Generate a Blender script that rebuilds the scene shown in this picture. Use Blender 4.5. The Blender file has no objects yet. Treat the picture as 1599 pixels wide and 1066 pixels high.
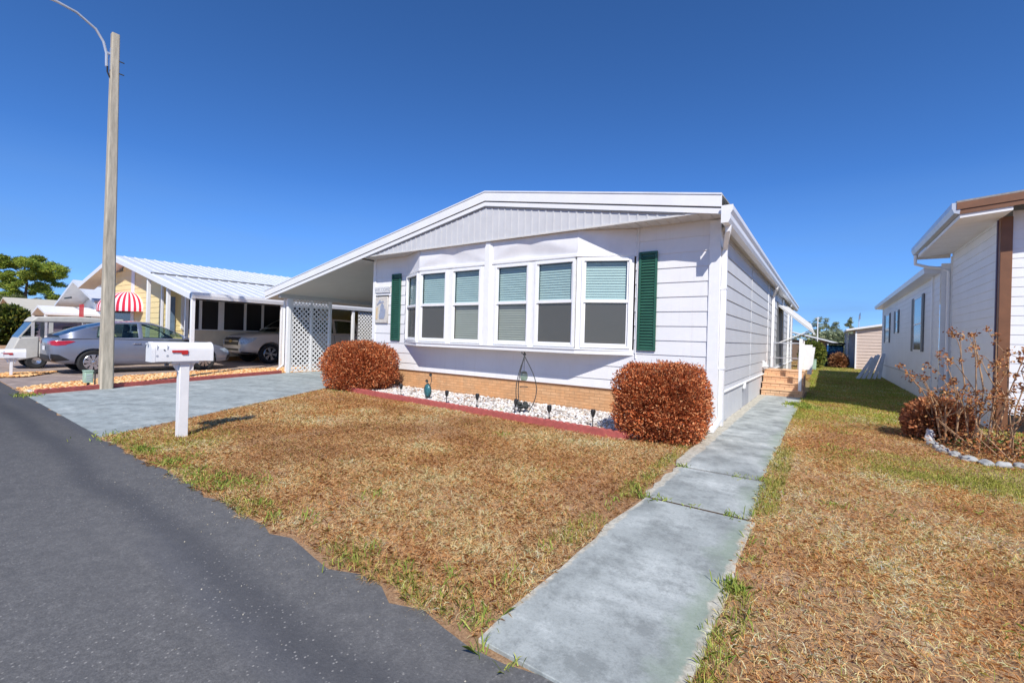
import bpy, bmesh, math, random
import numpy as np
from mathutils import Vector, Matrix, noise
from mathutils.bvhtree import BVHTree
random.seed(7); RNG = np.random.default_rng(7)
S = bpy.context.scene; COL = S.collection
PI = math.pi

# ------------------------------------------------------------------ camera, sky, sun, exposure
CAM = Vector((1.340, -7.330, 1.300))
yaw, roll = 0.614783, 0.0276754
fw = Vector((-math.sin(yaw), math.cos(yaw), 0)); r0 = Vector((math.cos(yaw), math.sin(yaw), 0))
rt = r0 * math.cos(roll) + Vector((0, 0, 1)) * math.sin(roll); up = rt.cross(fw)
cd = bpy.data.cameras.new("camera"); cd.sensor_width = 36; cd.lens = 36 * 691.4 / 1599
cd.shift_y = -6.51 / 1599; cd.clip_start = .05; cd.clip_end = 3000
co = bpy.data.objects.new("camera", cd); COL.objects.link(co); S.camera = co
co.matrix_world = Matrix(((rt.x, up.x, -fw.x, CAM.x), (rt.y, up.y, -fw.y, CAM.y), (rt.z, up.z, -fw.z, CAM.z), (0, 0, 0, 1)))

SUN = Vector((.65, -.80, 1.0)).normalized()
W = bpy.data.worlds.new("World"); S.world = W; W.use_nodes = True
nt = W.node_tree; bg = nt.nodes["Background"]
sky = nt.nodes.new("ShaderNodeTexSky"); sky.sky_type = 'NISHITA'; sky.sun_disc = False
sky.sun_elevation = math.asin(SUN.z); sky.sun_rotation = math.atan2(SUN.x, SUN.y)
sky.altitude = 0; sky.air_density = .5; sky.dust_density = 0; sky.ozone_density = 10
hs = nt.nodes.new("ShaderNodeHueSaturation"); hs.inputs["Saturation"].default_value = 1.07
nt.links.new(sky.outputs[0], hs.inputs["Color"])
# thin pale haze and a faint streak of cloud low over the horizon
tc = nt.nodes.new("ShaderNodeTexCoord"); sz = nt.nodes.new("ShaderNodeSeparateXYZ"); nt.links.new(tc.outputs["Generated"], sz.inputs[0])
mp = nt.nodes.new("ShaderNodeMapping"); mp.inputs["Scale"].default_value = (1.6, 1.6, 9); nt.links.new(tc.outputs["Generated"], mp.inputs[0])
cn = nt.nodes.new("ShaderNodeTexNoise"); cn.inputs["Scale"].default_value = 2.2; cn.inputs["Detail"].default_value = 6; nt.links.new(mp.outputs[0], cn.inputs["Vector"])
hr = nt.nodes.new("ShaderNodeMapRange"); hr.inputs["From Min"].default_value = .30; hr.inputs["From Max"].default_value = .0; hr.inputs["To Max"].default_value = .75; nt.links.new(sz.outputs[2], hr.inputs["Value"])
hm = nt.nodes.new("ShaderNodeMath"); hm.operation = 'MULTIPLY_ADD'; hm.inputs[1].default_value = 1.5; hm.inputs[2].default_value = .25; nt.links.new(cn.outputs["Fac"], hm.inputs[0])
hf = nt.nodes.new("ShaderNodeMath"); hf.operation = 'MULTIPLY'; hf.use_clamp = True; nt.links.new(hr.outputs[0], hf.inputs[0]); nt.links.new(hm.outputs[0], hf.inputs[1])
mx = nt.nodes.new("ShaderNodeMix"); mx.data_type = 'RGBA'; nt.links.new(hf.outputs[0], mx.inputs[0]); nt.links.new(hs.outputs[0], mx.inputs[6]); mx.inputs[7].default_value = (.92, 1.75, 3.2, 1)
nt.links.new(mx.outputs[2], bg.inputs[0])
bg.inputs[1].default_value = .17
ld = bpy.data.lights.new("sun", 'SUN'); ld.energy = 3.9; ld.angle = math.radians(.5); ld.color = (1, .955, .89)
lo = bpy.data.objects.new("sun", ld); COL.objects.link(lo); lo.rotation_euler = SUN.to_track_quat('Z', 'Y').to_euler()
lo.location = (0, 0, 30)
S.view_settings.view_transform = 'Standard'; S.view_settings.look = 'None'; S.view_settings.gamma = 1
S.view_settings.exposure = .35
S.render.engine = 'CYCLES'; S.cycles.max_bounces = 8; S.cycles.transparent_max_bounces = 12

# ------------------------------------------------------------------ materials
def srgb(r, g, b):
    f = lambda c: (c / 255 / 12.92 if c <= 10 else ((c / 255 + .055) / 1.055) ** 2.4)
    return (f(r), f(g), f(b))
class NT:
    def __init__(s, m): s.t = m.node_tree; s.n = s.t.nodes
    def new(s, typ, **kw):
        n = s.n.new(typ)
        for k, v in kw.items():
            if k.startswith("i_"): n.inputs[k[2:].replace("_", " ")].default_value = v
            else: setattr(n, k, v)
        return n
    def link(s, a, b): s.t.links.new(a, b)
def ramp(N, fac, stops):
    r = N.new("ShaderNodeValToRGB"); N.link(fac, r.inputs[0]); e = r.color_ramp.elements
    while len(e) < len(stops): e.new(.5)
    for q, (p, c) in zip(e, stops): q.position = p; q.color = (*c, 1) if len(c) == 3 else c
    return r.outputs[0]
def mixc(N, fac, a, b, mode='MIX'):
    m = N.new("ShaderNodeMix", data_type='RGBA', blend_type=mode)
    for sk, v in ((m.inputs[0], fac), (m.inputs[6], a), (m.inputs[7], b)):
        if hasattr(v, 'links'): N.link(v, sk)
        elif isinstance(v, tuple): sk.default_value = (*v, 1)
        else: sk.default_value = v
    return m.outputs[2]
def nz(N, scale, detail=4, rough=.6, vec=None, dist=0):
    n = N.new("ShaderNodeTexNoise"); n.inputs["Scale"].default_value = scale; n.inputs["Detail"].default_value = detail
    n.inputs["Roughness"].default_value = rough; n.inputs["Distortion"].default_value = dist
    if vec is not None: N.link(vec, n.inputs["Vector"])
    return n.outputs["Fac"]
def pos(N, sc=(1, 1, 1)):
    g = N.new("ShaderNodeNewGeometry"); m = N.new("ShaderNodeMapping"); m.inputs["Scale"].default_value = sc
    N.link(g.outputs["Position"], m.inputs[0]); return m.outputs[0]
def M(name, col, rough=.6, var=.08, scale=6, bump=0, bscale=40, metal=0, stretch=(1, 1, 1), spec=.5, coat=0):
    m = bpy.data.materials.new(name); m.use_nodes = True; N = NT(m); p = N.n["Principled BSDF"]
    v = pos(N, stretch)
    f = nz(N, scale, 5, .65, v)
    d = tuple(c * (1 - var * 1.6) for c in col); l = tuple(min(1, c * (1 + var)) for c in col)
    N.link(ramp(N, f, [(.3, d), (.7, l)]), p.inputs["Base Color"])
    p.inputs["Roughness"].default_value = rough; p.inputs["Metallic"].default_value = metal
    p.inputs["Specular IOR Level"].default_value = spec; p.inputs["Coat Weight"].default_value = coat
    if bump:
        b = N.new("ShaderNodeBump"); b.inputs["Strength"].default_value = bump; b.inputs["Distance"].default_value = .01
        N.link(nz(N, bscale, 6, .7, v), b.inputs["Height"]); N.link(b.outputs[0], p.inputs["Normal"])
    return m
def attr_mat(name, rough=.7, trans=.25):
    m = bpy.data.materials.new(name); m.use_nodes = True; N = NT(m); p = N.n["Principled BSDF"]
    a = N.new("ShaderNodeAttribute", attribute_name="col"); N.link(a.outputs["Color"], p.inputs["Base Color"])
    p.inputs["Roughness"].default_value = rough; p.inputs["Specular IOR Level"].default_value = .25
    if trans:
        t = N.new("ShaderNodeBsdfTranslucent"); N.link(a.outputs["Color"], t.inputs[0])
        x = N.new("ShaderNodeMixShader"); x.inputs[0].default_value = trans
        N.link(p.outputs[0], x.inputs[1]); N.link(t.outputs[0], x.inputs[2]); N.link(x.outputs[0], N.n["Material Output"].inputs[0])
    return m
def glass(name, tint, refl=.9, rough=.02, mesh=0):
    m = bpy.data.materials.new(name); m.use_nodes = True; N = NT(m); N.n.remove(N.n["Principled BSDF"])
    t = N.new("ShaderNodeBsdfTransparent"); t.inputs[0].default_value = (*tint, 1)
    g = N.new("ShaderNodeBsdfGlossy"); g.inputs["Roughness"].default_value = rough; g.inputs["Color"].default_value = (refl,) * 3 + (1,)
    lw = N.new("ShaderNodeLayerWeight"); lw.inputs[0].default_value = .5
    pw = N.new("ShaderNodeMath", operation='POWER'); pw.inputs[1].default_value = 4.5; N.link(lw.outputs["Facing"], pw.inputs[0])
    f = N.new("ShaderNodeMath", operation='MULTIPLY_ADD'); f.inputs[1].default_value = .90; f.inputs[2].default_value = .05; N.link(pw.outputs[0], f.inputs[0])
    b = N.new("ShaderNodeBump"); b.inputs["Strength"].default_value = .015; b.inputs["Distance"].default_value = .05
    N.link(nz(N, 2.5, 2, .5, pos(N)), b.inputs["Height"]); N.link(b.outputs[0], g.inputs["Normal"])
    x = N.new("ShaderNodeMixShader"); N.link(f.outputs[0], x.inputs[0]); N.link(t.outputs[0], x.inputs[1]); N.link(g.outputs[0], x.inputs[2])
    o = x.outputs[0]
    if mesh:
        d = N.new("ShaderNodeBsdfDiffuse"); d.inputs[0].default_value = (.25, .255, .24, 1); y = N.new("ShaderNodeMixShader"); y.inputs[0].default_value = mesh
        N.link(o, y.inputs[1]); N.link(d.outputs[0], y.inputs[2]); o = y.outputs[0]
    N.link(o, N.n["Material Output"].inputs[0]); return m

def paint_white(name, col, streak=.10):
    """weathered house paint: faint vertical run-off streaks, blotches"""
    m = bpy.data.materials.new(name); m.use_nodes = True; N = NT(m); p = N.n["Principled BSDF"]
    f1 = nz(N, 1.6, 5, .65, pos(N)); f2 = nz(N, 3.0, 4, .6, pos(N, (5, 5, .35)))
    c = ramp(N, f1, [(.3, tuple(v * .93 for v in col)), (.65, col)])
    c = mixc(N, ramp(N, f2, [(.55, (0, 0, 0)), (.85, (streak * 3,) * 3)]), c, (col[0] * .72, col[1] * .68, col[2] * .6))
    N.link(c, p.inputs["Base Color"]); p.inputs["Roughness"].default_value = .55
    b = N.new("ShaderNodeBump"); b.inputs["Strength"].default_value = .12; b.inputs["Distance"].default_value = .004
    N.link(nz(N, 30, 4, .6, pos(N, (1, 1, 4))), b.inputs["Height"]); N.link(b.outputs[0], p.inputs["Normal"])
    return m
def brick_mat(name, c1, c2, mortar, rot, sx=1.0, bw=.2, rh=.056, ms=.006):
    m = bpy.data.materials.new(name); m.use_nodes = True; N = NT(m); p = N.n["Principled BSDF"]
    g = N.new("ShaderNodeNewGeometry"); sp = N.new("ShaderNodeSeparateXYZ"); N.link(g.outputs["Position"], sp.inputs[0])
    cb = N.new("ShaderNodeCombineXYZ"); ad = N.new("ShaderNodeMath", operation='ADD'); N.link(sp.outputs[0], ad.inputs[0]); N.link(sp.outputs[1], ad.inputs[1])
    N.link(ad.outputs[0], cb.inputs[0]); N.link(sp.outputs[2], cb.inputs[1])
    b = N.new("ShaderNodeTexBrick"); N.link(cb.outputs[0], b.inputs["Vector"]); b.inputs["Scale"].default_value = 1
    b.inputs["Color1"].default_value = (*c1, 1); b.inputs["Color2"].default_value = (*c2, 1); b.inputs["Mortar"].default_value = (*mortar, 1)
    b.inputs["Mortar Size"].default_value = ms; b.inputs["Brick Width"].default_value = bw; b.inputs["Row Height"].default_value = rh
    b.inputs["Mortar Smooth"].default_value = .3
    f = nz(N, 9, 5, .7, pos(N)); f2 = nz(N, 2.2, 3, .6, pos(N))
    c = mixc(N, ramp(N, f, [(.35, (0, 0, 0)), (.7, (.75,) * 3)]), b.outputs[0], tuple(v * .62 for v in c1))
    c = mixc(N, ramp(N, f2, [(.45, (0, 0, 0)), (.8, (.55,) * 3)]), c, (min(1, c2[0] * 1.25), c2[1] * 1.15, c2[2]))
    N.link(c, p.inputs["Base Color"]); p.inputs["Roughness"].default_value = .85
    bp = N.new("ShaderNodeBump"); bp.inputs["Strength"].default_value = .6; bp.inputs["Distance"].default_value = .006; bp.invert = True
    N.link(b.outputs["Fac"], bp.inputs["Height"]); N.link(bp.outputs[0], p.inputs["Normal"])
    return m
MT = {}
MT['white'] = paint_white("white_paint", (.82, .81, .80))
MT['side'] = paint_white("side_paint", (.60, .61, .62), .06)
MT['trim'] = M("trim_white", (.85, .845, .83), .4, .03, 8)
MT['fascia'] = M("fascia_white", (.84, .835, .82), .35, .03, 3)
MT['gable'] = M("gable_vinyl", (.60, .60, .60), .5, .04, 4)
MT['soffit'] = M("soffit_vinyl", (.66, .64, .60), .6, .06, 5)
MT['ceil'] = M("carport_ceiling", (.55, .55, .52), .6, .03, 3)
MT['roof'] = M("metal_roof_white", (.72, .74, .77), .35, .06, 3)
MT['shingle'] = M("roof_felt", (.30, .29, .28), .9, .15, 20, .4)
MT['brick'] = brick_mat("tan_brick", srgb(226, 178, 130), srgb(212, 158, 108), srgb(168, 118, 80), 0, ms=.0045)
MT['step'] = brick_mat("step_brick", srgb(232, 192, 152), srgb(216, 168, 128), srgb(160, 124, 100), 0, bw=.2, rh=.08, ms=.008)
MT['brown'] = M("brown_trim", srgb(122, 82, 54), .5, .12, 5)
MT['green'] = M("shutter_green", srgb(44, 92, 74), .45, .10, 4)
MT['blind'] = M("blind_slats", (.78, .80, .78), .5, .03, 5)
MT['dark'] = M("dark_interior", (.05, .05, .055), .9, .2, 3)
MT['room'] = M("room_wall", (.30, .27, .23), .9, .1, 1)
MT['black'] = M("black_plastic", (.02, .02, .022), .45, .1, 10)
MT['iron'] = M("wrought_iron", (.05, .055, .05), .6, .35, 30, .2)
MT['teal'] = M("teal_glaze", srgb(60, 110, 115), .3, .45, 25)
MT['galv'] = M("galvanised", (.55, .57, .60), .4, .08, 8, metal=.4)
MT['conc'] = M("pole_concrete", srgb(184, 174, 154), .85, .22, 7, .4, 60, stretch=(3, 3, .35))
MT['redcurb'] = M("red_edging", srgb(178, 92, 84), .8, .14, 12, .3, 50)
MT['sheet'] = M("pale_sheet", (.74, .76, .78), .5, .08, 6)
MT['stonew'] = M("white_stone", (.72, .71, .69), .8, .12, 18, .3, 60)
MT['stoneg'] = M("grey_stone", (.42, .42, .40), .85, .2, 9, .5, 25)
MT['orange'] = M("orange_gravel", srgb(226, 170, 110), .85, .25, 30)
MT['yellow'] = paint_white("yellow_siding", srgb(243, 222, 160), .04)
MT['grass'] = attr_mat("dry_grass", .8, .25)
MT['leaf'] = attr_mat("leaf", .6, .2)
MT['needle'] = attr_mat("needles", .7, .15)
MT['bark'] = M("bark", srgb(104, 88, 74), .9, .3, 12, .5, 30)
MT['twig'] = M("dry_stem", srgb(176, 142, 108), .85, .25, 25)
MT['gteal'] = glass("glass_teal", (.66, .77, .76))
MT['gscreen'] = glass("glass_screen", (.72, .76, .71), .5, .08, .22)
MT['gdark'] = glass("glass_screened", (.66, .68, .63), .5, .06, .40)
MT['gcar'] = glass("car_glass", (.50, .62, .58))
MT['gblue'] = glass("blue_glass", (.20, .35, .55))
MT['vinyl'] = glass("clear_vinyl", (.72, .74, .78), .9, .08)
MT['jar'] = glass("green_jar", (.60, .72, .62), .9, .03, .22)
MT['tan'] = M("tan_canvas", srgb(190, 187, 178), .85, .07, 6, .25, 12)
MT['tyre'] = M("tyre_rubber", (.022, .022, .023), .85, .2, 20)
MT['chrome'] = M("alloy", (.62, .63, .65), .25, .05, 6, metal=.9)
MT['sedan'] = M("blue_grey_paint", srgb(136, 142, 158), .28, .04, 2, metal=.45, coat=.6)
MT['suv'] = M("champagne_paint", srgb(214, 206, 194), .34, .04, 2, metal=.2, coat=.6)
MT['seat'] = M("seat_fabric", (.12, .12, .12), .9, .1, 10)
MT['redlamp'] = M("red_lens", (.45, .015, .02), .15, .2, 10, coat=.5)
MT['lens'] = M("clear_lens", (.45, .55, .65), .1, .25, 14, coat=.8)
MT['redflag'] = M("red_flag", srgb(196, 40, 38), .5, .08, 10)
MT['pink'] = M("pink_siding", srgb(206, 186, 172), .7, .05, 5)
MT['tanroof'] = M("tan_roof", srgb(206, 198, 178), .6, .1, 2, stretch=(6, 1, 1))
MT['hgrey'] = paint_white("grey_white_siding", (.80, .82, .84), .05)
MT['mauve'] = M("mauve_wall", srgb(150, 135, 140), .8, .1, 3)
MT['ubox'] = M("utility_green", srgb(168, 196, 172), .5, .08, 6)
MT['gold'] = M("gold_badge", (.6, .42, .14), .3, .1, 10, metal=.8)

def awning_mat():
    m = bpy.data.materials.new("striped_canvas"); m.use_nodes = True; N = NT(m); p = N.n["Principled BSDF"]
    g = N.new("ShaderNodeNewGeometry"); sp = N.new("ShaderNodeSeparateXYZ"); N.link(g.outputs["Position"], sp.inputs[0])
    ax = N.new("ShaderNodeMath", operation='ADD'); ax.inputs[1].default_value = 22.4; N.link(sp.outputs[0], ax.inputs[0])
    ay = N.new("ShaderNodeMath", operation='ADD'); ay.inputs[1].default_value = 1.5; N.link(sp.outputs[1], ay.inputs[0])
    sc = N.new("ShaderNodeMath", operation='MULTIPLY'); sc.inputs[1].default_value = 2.5; N.link(ay.outputs[0], sc.inputs[0])
    at = N.new("ShaderNodeMath", operation='ARCTAN2'); N.link(sc.outputs[0], at.inputs[0]); N.link(ax.outputs[0], at.inputs[1])
    mu = N.new("ShaderNodeMath", operation='MULTIPLY'); mu.inputs[1].default_value = 5.4; N.link(at.outputs[0], mu.inputs[0])
    fr = N.new("ShaderNodeMath", operation='FRACT'); N.link(mu.outputs[0], fr.inputs[0])
    gt = N.new("ShaderNodeMath", operation='GREATER_THAN'); gt.inputs[1].default_value = .5; N.link(fr.outputs[0], gt.inputs[0])
    N.link(mixc(N, gt.outputs[0], srgb(200, 30, 60), srgb(244, 214, 218)), p.inputs["Base Color"]); p.inputs["Roughness"].default_value = .8
    return m
MT['stripe'] = awning_mat()

def road_mat():
    m = bpy.data.materials.new("asphalt"); m.use_nodes = True; N = NT(m); p = N.n["Principled BSDF"]; v = pos(N)
    big = nz(N, .55, 4, .6, v); fine = nz(N, 75, 3, .8, v); mid = nz(N, 11, 5, .75, v)
    track = nz(N, .9, 3, .5, pos(N, (.12, 1.6, 1)))
    c = ramp(N, fine, [(.30, (.066, .064, .061)), (.5, (.114, .111, .106)), (.70, (.180, .175, .168))])
    c = mixc(N, ramp(N, big, [(.35, (0, 0, 0)), (.7, (.5,) * 3)]), c, (.145, .141, .135))
    c = mixc(N, ramp(N, mid, [(.4, (.55,) * 3), (.62, (0, 0, 0))]), c, (.076, .075, .075))
    c = mixc(N, ramp(N, track, [(.52, (0, 0, 0)), (.60, (.6,) * 3), (.68, (0, 0, 0))]), c, (.08, .083, .094))
    sy = N.new("ShaderNodeSeparateXYZ"); N.link(v, sy.inputs[0])
    bm_ = N.new("ShaderNodeMath", operation='MULTIPLY_ADD'); bm_.inputs[1].default_value = .34; N.link(nz(N, .9, 4, .6, v), bm_.inputs[0]); N.link(sy.outputs[1], bm_.inputs[2])
    ba = N.new("ShaderNodeMath", operation='ADD'); ba.inputs[1].default_value = 6.10; N.link(bm_.outputs[0], ba.inputs[0])
    bb = N.new("ShaderNodeMath", operation='ABSOLUTE'); N.link(ba.outputs[0], bb.inputs[0])
    c = mixc(N, ramp(N, bb.outputs[0], [(.03, (.62,) * 3), (.16, (0, 0, 0))]), c, (.052, .053, .058))
    vo = N.new("ShaderNodeTexVoronoi"); vo.inputs["Scale"].default_value = 38; N.link(v, vo.inputs["Vector"])
    gr = nz(N, 1.3, 3, .6, v)
    sp = mixc(N, ramp(N, vo.outputs["Distance"], [(.12, (1, 1, 1)), (.20, (0, 0, 0))]), (0., 0., 0.), ramp(N, gr, [(.36, (0, 0, 0)), (.66, (.95,) * 3)]))
    c = mixc(N, sp, c, (.30, .285, .26))
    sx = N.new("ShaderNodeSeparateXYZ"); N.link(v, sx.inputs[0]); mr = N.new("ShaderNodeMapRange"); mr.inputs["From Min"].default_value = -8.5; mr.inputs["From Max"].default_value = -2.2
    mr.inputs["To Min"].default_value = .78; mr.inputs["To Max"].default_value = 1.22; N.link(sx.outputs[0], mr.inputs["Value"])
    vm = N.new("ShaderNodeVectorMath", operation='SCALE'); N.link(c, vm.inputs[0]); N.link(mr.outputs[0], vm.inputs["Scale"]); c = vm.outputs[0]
    N.link(c, p.inputs["Base Color"]); p.inputs["Roughness"].default_value = .85
    b = N.new("ShaderNodeBump"); b.inputs["Strength"].default_value = .55; b.inputs["Distance"].default_value = .008
    N.link(fine, b.inputs["Height"]); N.link(b.outputs[0], p.inputs["Normal"]); return m
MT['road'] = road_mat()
def slab_mat(name, base, light, dark, edge=None, moss=True):
    m = bpy.data.materials.new(name); m.use_nodes = True; N = NT(m); p = N.n["Principled BSDF"]; v = pos(N)
    a = nz(N, 1.5, 7, .72, v, 0); f = nz(N, 60, 3, .8, v); st = nz(N, 1.3, 5, .6, pos(N, (.4, 3.5, 1)))
    c = ramp(N, a, [(.32, dark), (.5, base), (.66, light)])
    c = mixc(N, ramp(N, st, [(.42, (.55,) * 3), (.6, (0, 0, 0))]), c, tuple(.5 * (x + y) for x, y in zip(base, dark)))
    c = mixc(N, ramp(N, f, [(.3, (.5,) * 3), (.5, (0, 0, 0))]), c, tuple(x * .72 for x in dark))
    blot = nz(N, 3.1, 8, .78, v, 0); c = mixc(N, ramp(N, blot, [(.40, (.7,) * 3), (.52, (0, 0, 0))]), c, tuple(x * .74 for x in dark)); c = mixc(N, ramp(N, blot, [(.58, (0, 0, 0)), (.70, (.7,) * 3)]), c, tuple(min(.9, x * 1.12) for x in light))
    pit = nz(N, 14, 5, .8, v)
    c = mixc(N, ramp(N, pit, [(.62, (0, 0, 0)), (.72, (.55,) * 3)]), c, tuple(x * .7 for x in dark))
    if edge:
        g = N.new("ShaderNodeNewGeometry"); sp = N.new("ShaderNodeSeparateXYZ"); N.link(g.outputs["Position"], sp.inputs[0])
        su = N.new("ShaderNodeMath", operation='SUBTRACT'); su.inputs[1].default_value = edge[0]; N.link(sp.outputs[0], su.inputs[0])
        ab = N.new("ShaderNodeMath", operation='ABSOLUTE'); N.link(su.outputs[0], ab.inputs[0])
        wob = N.new("ShaderNodeMath", operation='MULTIPLY_ADD'); wob.inputs[1].default_value = .16; N.link(nz(N, 4.5, 6, .75, v), wob.inputs[0]); N.link(ab.outputs[0], wob.inputs[2])
        e0 = edge[1] + .055
        ms = N.new("ShaderNodeMath", operation='MULTIPLY_ADD'); ms.inputs[1].default_value = .55; N.link(nz(N, 1.7, 5, .7, v), ms.inputs[0]); N.link(su.outputs[0], ms.inputs[2])
        c = mixc(N, ramp(N, ms.outputs[0], [(.50, (0, 0, 0)), (.64, (.6,) * 3), (.8, (.35,) * 3)]), c, srgb(138, 154, 128))
        c = mixc(N, ramp(N, wob.outputs[0], [(e0, (0, 0, 0)), (e0 + .02, (.9,) * 3)]), c, mixc(N, ramp(N, nz(N, 22, 5, .8, v), [(.4, (0, 0, 0)), (.62, (1, 1, 1))]), srgb(168, 160, 142), srgb(214, 208, 190)))
    N.link(c, p.inputs["Base Color"]); p.inputs["Roughness"].default_value = .8
    b = N.new("ShaderNodeBump"); b.inputs["Strength"].default_value = .3; b.inputs["Distance"].default_value = .005
    N.link(f, b.inputs["Height"]); N.link(b.outputs[0], p.inputs["Normal"]); return m
MT['walk'] = slab_mat("painted_concrete", srgb(178, 183, 178), srgb(204, 208, 202), srgb(144, 149, 145), (.55, .385))
MT['drive'] = slab_mat("painted_drive", srgb(170, 179, 177), srgb(196, 201, 196), srgb(144, 151, 149))
MT['pad'] = slab_mat("parking_concrete", srgb(170, 152, 140), srgb(188, 170, 156), srgb(146, 130, 120))
def soil_mat():
    m = bpy.data.materials.new("lawn_soil"); m.use_nodes = True; N = NT(m); p = N.n["Principled BSDF"]; v = pos(N)
    a = nz(N, .8, 5, .65, v); f = nz(N, 45, 5, .8, v); h = nz(N, 8, 5, .7, v)
    c = ramp(N, f, [(.3, srgb(112, 84, 60)), (.5, srgb(178, 142, 106)), (.7, srgb(214, 182, 144))])
    c = mixc(N, ramp(N, a, [(.4, (0, 0, 0)), (.7, (.6,) * 3)]), c, srgb(160, 114, 78))
    c = mixc(N, ramp(N, nz(N, 1.9, 4, .6, v), [(.56, (0, 0, 0)), (.68, (.8,) * 3)]), c, srgb(206, 182, 152))
    sp = N.new("ShaderNodeSeparateXYZ"); N.link(v, sp.inputs[0])
    gy = N.new("ShaderNodeMapRange"); gy.inputs["From Min"].default_value = 1.5; gy.inputs["From Max"].default_value = 9; N.link(sp.outputs[1], gy.inputs["Value"])
    mm = N.new("ShaderNodeMath", operation='MULTIPLY'); N.link(gy.outputs[0], mm.inputs[0]); N.link(ramp(N, h, [(.35, (.3,) * 3), (.65, (1, 1, 1))]), mm.inputs[1])
    c = mixc(N, mm.outputs[0], c, srgb(134, 128, 62))
    N.link(c, p.inputs["Base Color"]); p.inputs["Roughness"].default_value = .95
    b = N.new("ShaderNodeBump"); b.inputs["Strength"].default_value = .8; b.inputs["Distance"].default_value = .02
    N.link(f, b.inputs["Height"]); N.link(b.outputs[0], p.inputs["Normal"]); return m
MT['soil'] = soil_mat()

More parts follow.
